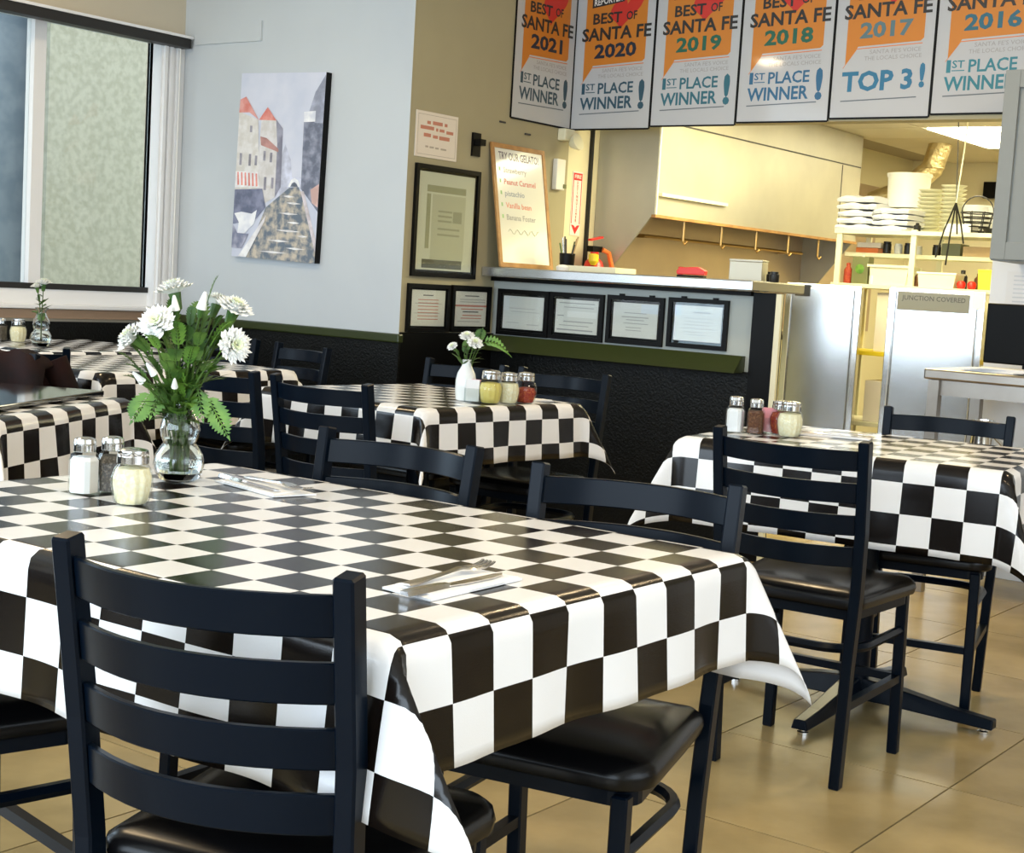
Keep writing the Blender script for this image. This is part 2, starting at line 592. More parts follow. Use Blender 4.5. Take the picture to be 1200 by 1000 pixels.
# wainscots (black)
struct(MB().box(XW + 0.001, XO + 0.016, YP - 0.016, YP - 0.001, 0, 0.845).build('wainscot_back', M['black_wood']))
struct(MB().box(XW + 0.001, XO + 0.03, YP - 0.035, YP - 0.001, 0.845, 0.885).build('trim_2', M['black_cap'], bevel=0.006))
struct(MB().box(XO + 0.001, XO + 0.016, YP + 0.0, YC - 0.001, 0, 0.893).build('wainscot_alcove', M['black_flat']))
struct(MB().box(XW + 0.001, XW + 0.018, YF, YP - 0.04, 0, 0.835).build('wainscot_left', M['black_wood']))

# ------------------------------------------------------------------ window_1 (visible)
W0, W1, WZ0, WZ1 = 3.62, 5.03, 0.90, 2.26
win = struct(MB().box(XW - 0.10, XW - 0.06, W0, W0 + 0.03, WZ0, WZ1).box(XW - 0.10, XW - 0.06, W1 - 0.03, W1, WZ0, WZ1)
             .box(XW - 0.10, XW - 0.06, W0, W1, WZ1 - 0.03, WZ1).build('window_1', M['alu']))
MB().box(XW - 0.085, XW - 0.08, W0 + 0.03, 4.30, 1.0, WZ1 - 0.03).build('pane', M['window_glass'], win)
MB().box(XW - 0.085, XW - 0.08, 4.365, W1 - 0.03, 1.0, WZ1 - 0.03).build('pane', M['window_glass'], win)
MB().box(XW - 0.11, XW - 0.05, 4.30, 4.365, 1.0, WZ1 - 0.03).build('mullion', M['white_trim'], win)
MB().box(XW - 0.10, XW - 0.035, W0, W1, 0.985, 1.012).build('bottom_rail', M['dark_trim'], win)
MB().box(XW - 0.10, XW + 0.05, W0 - 0.03, W1 + 0.02, 0.895, 0.915).build('sill', M['white_trim'], win, bevel=0.004)
MB().box(XW - 0.10, XW - 0.04, W0, W1, 0.915, 0.985).build('sill_upstand', M['white_trim'], win)
MB().box(XW - 0.001, XW + 0.03, W0 - 0.03, W1 + 0.04, 0.85, 0.893).build('apron', M['wood_trim'], win)
MB().box(XW - 0.001, XW + 0.006, 5.0, 5.148, 0.92, 2.24).build('casing', M['white_trim'], win)
MB().box(XW - 0.10, XW, 5.0, 5.031, 0.916, 2.26).build('reveal', M['white_trim'], win)
for yy in (5.01, 5.045, 5.09):
    MB().box(XW - 0.0, XW + 0.022, yy, yy + 0.018, 0.93, 2.24).build('jamb_strip', M['white_trim'], win)
# roller blind cassette along the window head
rb = thing('roller_blind', 'dark roller blind cassette along the top of the window', 'window blind', (XW, 0, 0))
MB().box(0.0, 0.075, 3.3, 5.13, 2.215, 2.262).build('cassette', M['dark_trim'], rb, bevel=0.006)
MB().box(0.0, 0.08, 3.3, 5.14, 2.262, 2.275).build('head_rail', M['white_trim'], rb)
MB().tube([(0.04, 5.09, 2.21), (0.04, 5.09, 1.05)], 0.003, 6).build('pull_chain', M['white_plastic'], rb)
MB().lathe([(0.004, 1.0), (0.012, 1.01), (0.012, 1.06), (0.004, 1.07)], 10, 0.04, 5.09).build('chain_weight', M['white_plastic'], rb)
pn = MB().box(XW + 0.085, -5.41, YP - 0.012, YP - 0.001, 2.235, 2.33).build('wall_rectangle', M['paint_wall'])  # thin raised box in the wall's own paint
tag(pn, 'thin pale raised rectangle on the wall at the end of the blind', 'panel')
# the other windows (out of view, real openings with frames)
def plain_window(name, axis, pos, a0, a1, z0, z1, n):
    w = 0.05
    def bx(b0, b1, zz0, zz1):
        return (pos - 0.03, pos + 0.03, b0, b1, zz0, zz1) if axis == 'x' else (b0, b1, pos - 0.03, pos + 0.03, zz0, zz1)
    mb = MB()
    mb.box(*bx(a0, a1, z0, z0 + w)).box(*bx(a0, a1, z1 - w, z1))
    for i in range(n + 1):
        c = a0 + (a1 - a0) * i / n
        mb.box(*bx(max(a0, c - w / 2), min(a1, c + w / 2), z0 + w, z1 - w))
    return struct(mb.build(name, M['alu']))
plain_window('window_2', 'x', XW - 0.08, -1.7, 3.5, 0.95, 2.26, 4)
plain_window('window_3', 'y', YF - 0.07, -5.2, 1.4, 0.5, 2.4, 5)
plain_window('window_4', 'x', XR + 0.07, -0.5, 3.7, 0.65, 2.35, 3)
# exterior seen through the window
e = MB().box(-8.6, -8.4, 6.12, 12.5, -0.3, 4.6).build('exterior_wall', M['stucco'])
tag(e, 'pale greenish stucco wall outside the window', 'building')
e = MB().box(-8.9, -8.7, 1.0, 6.60, -0.3, 4.6).build('exterior_panel', M['ext_blue'])
tag(e, 'grey-blue facade outside the left window pane', 'building')
struct(MB().box(-14, XW - 0.16, -4, 14, -0.3, -0.1).build('pavement', M['stucco']))

# ------------------------------------------------------------------ counter (partition with ledge)
LZ = 1.216
ct = struct(MB().box(XO + 0.001, -3.022, YC, YC + 0.10, 0, 1.166).build('wall_counter', M['grey_panel']))
ld = thing('counter_ledge', 'long grey metal counter ledge of the kitchen pass', 'counter', (0, 0, 0))
MB().box(XO + 0.002, -2.985, YC - 0.11, YC + 0.40, 1.170, LZ).build('top', M['ledge'], ld, bevel=0.006)
MB().box(XO + 0.002, -3.03, YC - 0.03, YC - 0.002, 1.150, 1.169).build('support_strip', M['black_flat'], ld)
struct(MB().box(XO + 0.018, -3.022, YC - 0.018, YC - 0.001, 0, 0.82).build('wainscot_counter', M['black_wood']))
struct(MB().prism_x([(YC - 0.10, 0.815), (YC - 0.001, 0.815), (YC - 0.001, 0.888), (YC - 0.03, 0.888)], XO + 0.018, -3.05).build('trim_3', M['black_cap']))
struct(MB().box(-3.022, -2.915, YC - 0.02, YC + 0.06, 0, 1.168).build('trim_4', M['black_flat']))
struct(MB().box(-2.9145, -2.889, YC - 0.018, YC + 0.0, 0, 1.165).build('trim_5', M['cream_plastic']))

# ================================================================== FURNITURE
def make_chair(label, group):
    t = thing('dining_chair', label, 'chair', (0, 0, 0), 0, group)
    for s in (-1, 1):
        # rear leg running up into the back post
        pts = [(s * 0.158, -0.185, 0.0), (s * 0.166, -0.188, 0.30), (s * 0.174, -0.190, 0.47), (s * 0.179, -0.205, 0.62), (s * 0.182, -0.238, 0.836)]
        MB().bar(pts, 0.026, 0.032).build('back_post', M['black_metal'], t, bevel=0.003, seg=1)
        pts = [(s * 0.172, 0.195, 0.0), (s * 0.168, 0.185, 0.42)]
        MB().bar(pts, 0.027, 0.027).build('leg', M['black_metal'], t, bevel=0.003, seg=1)
    # slats
    for i, zc in enumerate((0.789, 0.713, 0.637, 0.561)):
        h = 0.048
        rings = []
        n = 13
        for a in range(n):
            u = -1 + 2 * a / (n - 1)
            bow = 0.056 * (1 - u * u)
            def yy(z):
                if z < 0.62:
                    return -0.190 - (z - 0.47) / 0.15 * 0.015
                return -0.205 - (z - 0.62) / 0.206 * 0.033
            z0, z1 = zc - h / 2, zc + h / 2
            x = u * 0.172
            rings.append([(x, yy(z0) - bow + 0.006, z0), (x, yy(z0) - bow - 0.006, z0), (x, yy(z1) - bow - 0.006, z1), (x, yy(z1) - bow + 0.006, z1)])
        MB().loft(rings).build('slat', M['black_metal'], t, smooth=True, bevel=0.002, seg=1)
    # seat
    def outline(g, nseg=5):
        pts = []
        corners = [(0.205, 0.205, 0.06), (-0.205, 0.205, 0.06), (-0.178, -0.175, 0.035), (0.178, -0.175, 0.035)]
        for ci, (cx, cy, r_) in enumerate(corners):
            sx, sy = (1 if cx > 0 else -1), (1 if cy > 0 else -1)
            c = (cx - sx * r_, cy - sy * r_)
            a0 = [0, PI / 2, PI, 1.5 * PI][ci]
            for k_ in range(nseg + 1):
                a = a0 + PI / 2 * k_ / nseg
                pts.append((c[0] + (r_ + g) * math.cos(a), c[1] + (r_ + g) * math.sin(a)))
        return pts
    rings = [[(x, y, z) for x, y in outline(g)] for g, z in ((-0.012, 0.424), (0.0, 0.430), (0.004, 0.445), (0.0, 0.458), (-0.014, 0.468))]
    rings += [[(x * k_, y * k_ + 0.012 * (1 - k_), z) for x, y in outline(-0.014)] for k_, z in ((0.8, 0.4745), (0.5, 0.4765), (0.15, 0.477))]
    MB().loft(rings).build('seat', M['vinyl'], t, smooth=True)
    rings = [[(x, y, z) for x, y in outline(-0.02)] for z in (0.400, 0.424)]
    MB().loft(rings).build('seat_frame', M['black_metal'], t)
    # stretchers
    MB().bar([(-0.17, 0.190, 0.20), (0.17, 0.190, 0.20)], 0.02, 0.02, (0, 0, 1)).build('stretcher', M['black_metal'], t)
    for s in (-1, 1):
        MB().bar([(s * 0.170, 0.19, 0.20), (s * 0.163, -0.187, 0.20)], 0.02, 0.02, (0, 0, 1)).build('stretcher', M['black_metal'], t)
    # bent hoop brace under the seat, open to the front
    pts = [(0.168, 0.18, 0.325), (0.165, -0.04, 0.325)]
    for k_ in range(7):
        a = PI / 2 * k_ / 6
        pts.append((0.065 + 0.10 * math.cos(a), -0.05 - 0.10 * math.sin(a), 0.325))
    pts += [(-x, y, z) for x, y, z in reversed(pts)]
    MB().tube(pts, 0.012, 6).build('hoop_brace', M['black_metal'], t, smooth=True)
    return t


CG = 'black ladder-back dining chairs'
chair0 = make_chair('black ladder-back chair in the foreground with its back to the viewer', CG)
chair0.location = (-1.283, 1.338, 0)
chair0.rotation_euler = (0, 0, R(14.5))
CH = [
    ((-2.07, 1.31), -10, 'black chair at the left of the foreground chair, only its seat in view'),
    ((-1.295, 1.965), 191, 'black chair across the big front table, nearer its right corner, facing the viewer'),
    ((-1.90, 2.0), 184, 'black chair across the big front table, beside the flower vase, facing the viewer'),
    ((-1.555, 3.44), 4, 'black ladder-back chair in front of the right-hand table, seen whole from behind'),
    ((-1.575, 4.235), 192, 'black chair on the far side of the right-hand table before the steel worktable'),
    ((-3.045, 3.42), 1, 'black chair in front of the middle table, right one of the two side by side'),
    ((-3.475, 3.41), -2, 'black chair right behind the big bouquet, left one of the two side by side'),
    ((-3.10, 4.31), 183, 'black chair behind the middle table, to the right of the spice jars'),
    ((-3.55, 4.28), 180, 'black chair behind the middle table, to the left of the small white vase'),
    ((-4.46, 4.27), 168, 'black chair behind the far table, close to the dark wainscot, right one of two'),
    ((-4.935, 4.33), 183, 'black chair behind the far table half hidden by the bouquet'),
    ((-4.56, 3.22), 50, 'black chair with glossy top slat between the window table and the bouquet'),
    ((-5.15, 3.40), 10, 'black chair at the far left in front of the window table'),
    ((-4.07, 2.61), 208, 'black chair behind the left table with a dark maroon jacket over it'),
]
for (x, y), a, lab in CH:
    dup(chair0, (x, y, 0), R(a), lab)


def make_table(label, cx, cy, rz, lx, ly, group='restaurant tables'):
    t = thing('pedestal_table', label, 'table', (cx, cy, 0), rz, group)
    MB().box(-lx / 2 + 0.012, lx / 2 - 0.012, -ly / 2 + 0.012, ly / 2 - 0.012, 0.726, 0.7545).build('tabletop', M['black_flat'], t)
    MB().lathe([(0.038, 0.05), (0.038, 0.70)], 16).build('column', M['black_metal'], t, smooth=True)
    MB().lathe([(0.038, 0.70), (0.14, 0.716), (0.14, 0.726)], 16).build('top_plate', M['black_metal'], t)
    for i in range(4):
        a = i * PI / 2 + R(-4)
        d = Vector((math.cos(a), math.sin(a), 0))
        s = Vector((-d.y, d.x, 0))
        L = 0.40
        rings = []
        for u, h0, h1, w in ((0.0, 0.03, 0.095, 0.034), (0.10, 0.03, 0.085, 0.032), (0.30, 0.022, 0.055, 0.027), (L, 0.018, 0.045, 0.024)):
            c = d * u
            rings.append([tuple(c - s * w + Vector((0, 0, h0))), tuple(c + s * w + Vector((0, 0, h0))), tuple(c + s * w * 0.7 + Vector((0, 0, h1))), tuple(c - s * w * 0.7 + Vector((0, 0, h1)))])
        arm = MB().loft(rings).build('base_arm', M['black_metal'], t, bevel=0.004)
        MB().lathe([(0.016, 0.0), (0.016, 0.008), (0.007, 0.010), (0.007, 0.020)], 10, d.x * (L - 0.03), d.y * (L - 0.03)).build('leveller', M['chrome'], arm)
    return t


CK = 0.080


def make_cloth(name, label, cx, cy, rz, lx, ly, dx, dy, phase=(0.0, 0.0), k=0.42, step=0.02, seed=0, ztop=0.7575, flare=0.07, wave=0.006, skew=(0, 0, 0, 0)):
    """cloth over an lx x ly top, overhang dx beyond +-x, dy beyond +-y. UV in checks."""
    r = 0.022
    hx, hy = lx / 2 - r * 0.55, ly / 2 - r * 0.55
    nx = int(round((2 * (hx + dx)) / step))
    ny = int(round((2 * (hy + dy)) / step))
    rr = random.Random(seed)
    ph = [rr.uniform(0, 6.28) for _ in range(8)]

    def prof(s):
        if s <= 0:
            return 0.0, 0.0
        q = r * PI / 2
        if s < q:
            a = s / r
            return r * math.sin(a), r * (1 - math.cos(a))
        return r, r + (s - q)

    def pos(u, v):
        ou, ov = max(0.0, abs(u) - hx), max(0.0, abs(v) - hy)
        su, sv = (1 if u >= 0 else -1), (1 if v >= 0 else -1)
        bu, bv = max(-hx, min(hx, u)), max(-hy, min(hy, v))
        if ou == 0 and ov == 0:
            return (u, v, 0.0)
        if ov == 0:
            o, d = prof(ou)
            w = wave * (d / 0.15) * math.sin(v * 15 + ph[0 if su > 0 else 1]) + 0.5 * wave * (d / 0.15) * math.sin(v * 34 + ph[2])
            edge = min(1.0, (hy - abs(v)) / 0.12)
            o += flare * d + w * edge
            return (bu + su * o, v, -d)
        if ou == 0:
            o, d = prof(ov)
            w = wave * (d / 0.15) * math.sin(u * 15 + ph[3 if sv > 0 else 4]) + 0.5 * wave * (d / 0.15) * math.sin(u * 31 + ph[5])
            edge = min(1.0, (hx - abs(u)) / 0.12)
            o += flare * d + w * edge
            return (u, bv + sv * o, -d)
        rad = math.hypot(ou, ov)
        th = math.atan2(ov, ou)
        o, d = prof(rad)
        o += flare * d
        ci = (0 if su > 0 else 1) + (0 if sv > 0 else 2)
        f = math.sin(2 * th) ** 1.3
        da = PI / 4 + skew[ci]
        kk = (k[ci] if isinstance(k, tuple) else k) * f
        out = d * kk
        dz = d * math.sqrt(max(0.05, 1 - kk * kk))
        return (bu + su * (o * math.cos(th) + out * math.cos(da)), bv + sv * (o * math.sin(th) + out * math.sin(da)), -dz)

    us = [-(hx + dx) + 2 * (hx + dx) * i / nx for i in range(nx + 1)]
    vs = [-(hy + dy) + 2 * (hy + dy) * i / ny for i in range(ny + 1)]
    verts, uvs = [], []
    for v in vs:
        for u in us:
            p = pos(u, v)
            verts.append((p[0], p[1], p[2]))
            uvs.append((-u / CK + phase[0], v / CK + phase[1]))
    faces = []
    for b in range(ny):
        for a in range(nx):
            i = b * (nx + 1) + a
            faces.append((i, i + 1, i + nx + 2, i + nx + 1))
    me = bpy.data.meshes.new(name)
    me.from_pydata(verts, [], faces)
    me.materials.append(M['check'])
    me.materials.append(M['cloth_back'])
    ul = me.uv_layers.new(name='UVMap')
    for l in me.loops:
        ul.data[l.index].uv = uvs[l.vertex_index]
    for p in me.polygons:
        p.use_smooth = True
    o = bpy.data.objects.new(name, me)
    link(o)
    o.location = (cx, cy, ztop)
    o.rotation_euler = (0, 0, rz)
    md = o.modifiers.new('thickness', 'SOLIDIFY')
    md.thickness = 0.0016
    md.offset = -1
    md.material_offset = 1
    md.material_offset_rim = 1
    tag(o, label, 'tablecloth', 'checked tablecloths')
    return o


TZ = 0.7585   # cloth surface
# big front table
make_table('large pedestal table in the foreground under the checked cloth', -1.641, 1.637, 0, 1.19, 0.832)
make_cloth('tablecloth', 'black and white checked vinyl cloth on the big front table', -1.641, 1.637, 0, 1.19, 0.832, 0.175, 0.215, (3.55, 0.0), seed=2, step=0.016, wave=0.005, k=(0.42, 0.42, 0.62, 0.42), skew=(0.1, 0, -0.62, 0))
# middle table
make_table('small square table in the middle with spice jars under the checked cloth', -3.20, 3.84, R(-5), 0.77, 0.75)
make_cloth('tablecloth', 'black and white checked cloth on the middle table with jars', -3.20, 3.84, R(-5), 0.77, 0.75, 0.19, 0.19, (0.4, 0.0), seed=5)
# right table
make_table('pedestal table on the right with its cross base on the tiles', -1.655, 3.985, R(7), 0.88, 0.72)
make_cloth('tablecloth', 'black and white checked cloth on the right-hand table', -1.655, 3.985, R(7), 0.88, 0.72, 0.22, 0.245, (0.3, 0.2), seed=9, wave=0.004)
# left table
make_table('table at the left edge under a black glossy board', -3.555, 2.26, R(27), 0.76, 0.76)
make_cloth('tablecloth', 'checked cloth on the left table under the black glossy board', -3.555, 2.26, R(27), 0.76, 0.76, 0.24, 0.24, (0.2, 0.3), seed=12)
# far table
make_table('far table between the bouquet and the dark wainscot', -4.56, 3.74, 0, 0.80, 0.92)
make_cloth('tablecloth', 'checked cloth on the far table near the painting', -4.56, 3.74, 0, 0.80, 0.92, 0.25, 0.22, (0.5, 0.1), seed=15, step=0.03)
# window table
make_table('window table at the far left carrying a small vase', -5.50, 4.12, 0, 0.74, 0.80)
make_cloth('tablecloth', 'checked cloth on the window table with the small vase', -5.50, 4.12, 0, 0.74, 0.80, 0.20, 0.20, (0.5, 0.1), seed=18, step=0.03)

# black glossy board lying on the left table
b = MB().box(-0.315, 0.315, -0.315, 0.315, 0, 0.014).build('serving_board', M['gloss_black'], None, bevel=0.003)
b.location = (-3.60, 2.315, TZ + 0.001)
b.rotation_euler = (0, 0, R(27))
tag(b, 'large black glossy board lying on the left checked table', 'board')

# jacket over the chair behind the left table
def jacket():
    t = thing('jacket', 'dark maroon jacket draped over the chair behind the left table', 'jacket', (-4.07, 2.61, -0.008), R(208))
    n = 22
    rings = []
    rr = random.Random(5)
    for s, (yy, zz) in enumerate([(-0.315, 0.52), (-0.325, 0.62), (-0.322, 0.74), (-0.315, 0.815), (-0.285, 0.848), (-0.235, 0.845), (-0.205, 0.80), (-0.195, 0.70), (-0.185, 0.56)]):
        row = []
        for i in range(n):
            u = -1 + 2 * i / (n - 1)
            x = u * (0.235 + 0.02 * math.sin(s))
            sag = -0.035 * abs(u) ** 3 + 0.012 * math.sin(u * 7)
            row.append((x, yy + 0.014 * math.sin(u * 9 + s * 0.5), zz + sag + rr.uniform(-0.004, 0.004)))
        rings.append(row)
    o = MB().loft(rings, cap=False, closed=False).build('body', M['maroon'], t, smooth=True)
    md = o.modifiers.new('thickness', 'SOLIDIFY')
    md.thickness = 0.012
    md.offset = 0
    for s in (-1, 1):
        pts = [(s * 0.20, -0.33, 0.82), (s * 0.245, -0.345, 0.72), (s * 0.25, -0.35, 0.60), (s * 0.235, -0.35, 0.50)]
        MB().tube(pts, 0.045, 10, r1=0.032).build('sleeve', M['maroon'], t, smooth=True)
    pts = [(-0.10, -0.335, 0.60), (-0.07, -0.345, 0.74), (-0.02, -0.335, 0.83), (0.0, -0.27, 0.875), (0.01, -0.21, 0.82)]
    MB().tube(pts, 0.012, 8, flat=0.5).build('strap', M['dark_grey'], t, smooth=True)


jacket()

# ================================================================== TABLE THINGS
def salt_shaker(name, label, loc, fillmat, rz=0.0, group='spice shakers', s=1.0):
    t = thing(name, label, 'shaker', loc, rz, group)
    t.scale = (s, s, s)
    def octo(r, z, cut=0.35):
        c = r * (1 - cut)
        return [(r, c, z), (c, r, z), (-c, r, z), (-r, c, z), (-r, -c, z), (-c, -r, z), (c, -r, z), (r, -c, z)]
    rings = [octo(0.019, 0.0), octo(0.0205, 0.003), octo(0.0205, 0.055), octo(0.018, 0.064, 0.45), octo(0.0135, 0.069, 0.55)]
    MB().loft(rings).build('glass_body', M['thin_glass'], t)
    rings = [octo(0.0180, 0.003), octo(0.0182, 0.054), octo(0.0155, 0.060, 0.45)]
    MB().loft(rings).build('contents', fillmat, t)
    MB().lathe([(0.0165, 0.068), (0.0178, 0.069), (0.0178, 0.079), (0.016, 0.080), (0.0178, 0.082), (0.0165, 0.088), (0.010, 0.0905), (0.0, 0.091)], 20).build('lid', M['chrome'], t, smooth=True)
    return t


def cheese_shaker(name, label, loc, fillmat, group='spice shakers', s=1.0, fill=1.0, lidmat=None):
    t = thing(name, label, 'shaker', loc, 0, group)
    t.scale = (s, s, s)
    prof = [(0.024, 0.0), (0.027, 0.003), (0.030, 0.012), (0.0335, 0.032), (0.0335, 0.046), (0.029, 0.060), (0.0235, 0.068), (0.0225, 0.072)]
    MB().lathe(prof, 60, rib=0.035, nrib=12).build('glass_body', M['thin_glass'], t, smooth=True)
    fp = [(r_ * 0.90, z * 0.97 + 0.002) for r_, z in prof[:6]]
    top = fp[-1][1] * fill
    fp = [p for p in fp if p[1] < top] + [(0.0255, top), (0.012, top + 0.003)]
    MB().lathe(fp, 60, rib=0.045, nrib=12).build('contents', fillmat, t, smooth=True)
    lid = MB().lathe([(0.0245, 0.068), (0.0262, 0.069), (0.0262, 0.080), (0.0245, 0.081), (0.0258, 0.083), (0.0250, 0.090), (0.022, 0.0915), (0.012, 0.0935), (0.0, 0.094)], 28).build('lid', lidmat or M['chrome'], t, smooth=True)
    mb = MB()
    for i in range(6):
        a = i * PI / 3
        mb.lathe([(0.0018, 0.0925), (0.0018, 0.0936)], 6, 0.011 * math.cos(a), 0.011 * math.sin(a))
    mb.build('shaker_holes', M['black_flat'], lid)
    return t


salt_shaker('salt_shaker', 'square glass salt shaker full of white salt on the front table', (-2.030, 1.570, TZ), M['salt'], R(20), s=1.05)
salt_shaker('pepper_shaker', 'dark pepper shaker behind the cheese shaker on the front table', (-2.022, 1.621, TZ), M['pepper'], R(35), s=1.05)
cheese_shaker('cheese_shaker', 'ribbed glass shaker of pale grated cheese on the front table', (-1.905, 1.568, TZ), M['cheese'], s=0.98)


def frond(mb, base, direction, length, width, n=9, droop=0.3, rr=None, up=Vector((0, 0, 1))):
    """feathery leaf: rows of leaflets along an arching rib"""
    d = Vector(direction).normalized()
    side = d.cross(up)
    if side.length < 0.1:
        side = Vector((1, 0, 0))
    side.normalize()
    pts = []
    for i in range(n + 1):
        t_ = i / n
        p = Vector(base) + d * length * t_ + Vector((0, 0, -droop * length * t_ * t_))
        pts.append(p)
    mb.tube(pts, 0.0013, 4, r1=0.0006)
    for i in range(1, n + 1):
        t_ = i / n
        w = width * math.sin(PI * min(1, 0.18 + 0.82 * t_)) * 0.9 + 0.003
        tang = (pts[i] - pts[i - 1]).normalized()
        for s in (-1, 1):
            tip = pts[i] + side * s * w + tang * w * 0.75 + Vector((0, 0, 0.10 * w))
            mid = pts[i] + side * s * w * 0.55 + tang * w * 0.15
            mid2 = pts[i] + side * s * w * 0.45 + tang * w * 0.75
            a = pts[i]
            mb.add([tuple(a), tuple(mid), tuple(tip), tuple(mid2)], [(0, 1, 2, 3)])
    tip = pts[-1] + (pts[-1] - pts[-2]).normalized() * width * 0.5
    mb.add([tuple(pts[-1] - side * width * 0.15), tuple(tip), tuple(pts[-1] + side * width * 0.15)], [(0, 1, 2)])


def leaf_blade(mb, base, direction, length, width, curl=0.15):
    d = Vector(direction).normalized()
    side = d.cross(Vector((0, 0, 1)))
    if side.length < 0.1:
        side = Vector((1, 0, 0))
    side.normalize()
    n = 5
    v, f = [], []
    for i in range(n + 1):
        t_ = i / n
        w = width * math.sin(PI * (0.08 + 0.92 * t_)) if i < n else 0.0
        c = Vector(base) + d * length * t_ + Vector((0, 0, -curl * length * t_ * t_))
        v += [tuple(c - side * w / 2), tuple(c - Vector((0, 0, 0.12 * w))), tuple(c + side * w / 2)]
    for i in range(n):
        a = i * 3
        f += [(a, a + 1, a + 4, a + 3), (a + 1, a + 2, a + 5, a + 4)]
    mb.add(v, f)


def bloom_mesh(mb, c, axis, rad, rr, layers=4):
    """ruffled carnation head"""
    ax = Vector(axis).normalized()
    ref = Vector((0, 0, 1)) if abs(ax.z) < 0.9 else Vector((1, 0, 0))
    a = ax.cross(ref).normalized()
    b = ax.cross(a).normalized()
    c = Vector(c)
    for L in range(layers):
        k = 1 - L / layers * 0.72
        npet = 9 - L
        lift = 0.10 + 0.75 * (L / layers)
        for i in range(npet):
            an = 2 * PI * (i + 0.5 * L + rr.uniform(-0.15, 0.15)) / npet
            da = PI / npet * 1.15
            v = [tuple(c - ax * rad * 0.30 + (a * math.cos(an) + b * math.sin(an)) * rad * 0.12)]
            m_ = 6
            for j in range(m_ + 1):
                q = an - da + 2 * da * j / m_
                ruff = 1 + (0.10 if j % 2 else -0.07) + rr.uniform(-0.05, 0.05)
                edge = 1 - 0.25 * abs(2 * j / m_ - 1) ** 2
                rad2 = rad * k * ruff * edge
                v.append(tuple(c + (a * math.cos(q) + b * math.sin(q)) * rad2 + ax * rad * (lift * 0.75 - 0.05 + (0.08 if j % 2 else -0.06))))
            mid = tuple(c + (a * math.cos(an) + b * math.sin(an)) * rad * k * 0.62 + ax * rad * (lift * 0.55 - 0.02))
            n0 = 0
            f = []
            v2 = v + [mid]
            mi = len(v2) - 1
            for j in range(1, m_ + 1):
                f.append((mi, j, j + 1))
            f.append((0, 1, mi))
            f.append((0, mi, m_ + 1))
            mb.add(v2, f)


def carnation(label, vase, foot, head, rad, seed, leaves=3, group='white carnations', bud=False, face=None):
    """top-level flower: stem, bloom, calyx, leaves. vase, foot, head in world metres"""
    rr = random.Random(seed)
    t = thing('carnation', label, 'flower', vase, 0, group)
    foot, head = Vector(foot), Vector(head)
    neck = Vector((0, 0, 0))
    pts = []
    for i in range(9):
        u = i / 8
        p = foot.lerp(head, u)
        # bow outwards: start along the vase axis
        w = u * u
        p = Vector((foot.x + (head.x - foot.x) * w, foot.y + (head.y - foot.y) * w, foot.z + (head.z - foot.z) * (u ** 0.9)))
        pts.append(p)
    MB().tube(pts, 0.0022, 6).build('stem', M['stem'], t, smooth=True)
    ax = (pts[-1] - pts[-2]).normalized()
    if face is not None:
        ax = (ax + Vector(face)).normalized()
    cal = head + ax * 0.002
    MB().tube([tuple(head - ax * rad * 0.9), tuple(head - ax * rad * 0.45), tuple(head - ax * 0.02 * rad)], rad * 0.20, 8, r1=rad * 0.34).build('calyx', M['leaf'], t, smooth=True)
    mb = MB()
    if bud:
        mb.tube([tuple(head - ax * 0.1 * rad), tuple(head + ax * 0.5 * rad), tuple(head + ax * 1.1 * rad), tuple(head + ax * 1.5 * rad)], rad * 0.48, 8, r1=rad * 0.12)
    else:
        bloom_mesh(mb, head + ax * rad * 0.2, ax, rad, rr)
    mb.build('bloom', M['petal'], t, smooth=False)
    if not bud:
        mb = MB()
        bloom_mesh(mb, head + ax * rad * 0.55, ax, rad * 0.42, rr, 2)
        mb.build('bloom_heart', M['petal_heart'], t)
    for i in range(leaves):
        u = rr.uniform(0.55, 0.85)
        p = pts[int(u * 8)]
        an = rr.uniform(0, 2 * PI)
        mb = MB()
        leaf_blade(mb, p, (math.cos(an), math.sin(an), rr.uniform(0.1, 0.9)), rr.uniform(0.04, 0.075), rr.uniform(0.009, 0.016))
        mb.build('leaf', M['leaf'], t, smooth=True)
    return t


def greenery(label, vase, foot, tip, length, width, seed, m='fern', fronds=3, group='green sprays', spread=0.5):
    rr = random.Random(seed)
    t = thing('green_spray', label, 'greenery', vase, 0, group)
    foot, tip = Vector(foot), Vector(tip)
    pts = [Vector((foot.x + (tip.x - foot.x) * (i / 6) ** 2, foot.y + (tip.y - foot.y) * (i / 6) ** 2, foot.z + (tip.z - foot.z) * (i / 6))) for i in range(7)]
    MB().tube(pts, 0.0018, 5).build('stem', M['stem'], t)
    ax = (pts[-1] - pts[-2]).normalized()
    for i in range(fronds):
        d = (ax + Vector((rr.uniform(-spread, spread), rr.uniform(-spread, spread), rr.uniform(-spread, spread) * 0.7))).normalized() if i else ax
        base = pts[-1 - min(i, 3)]
        mb = MB()
        frond(mb, base, d, length * rr.uniform(0.75, 1.0) if i else length, width, 9, 0.35)
        mb.build('frond', M[m], t)
    return t


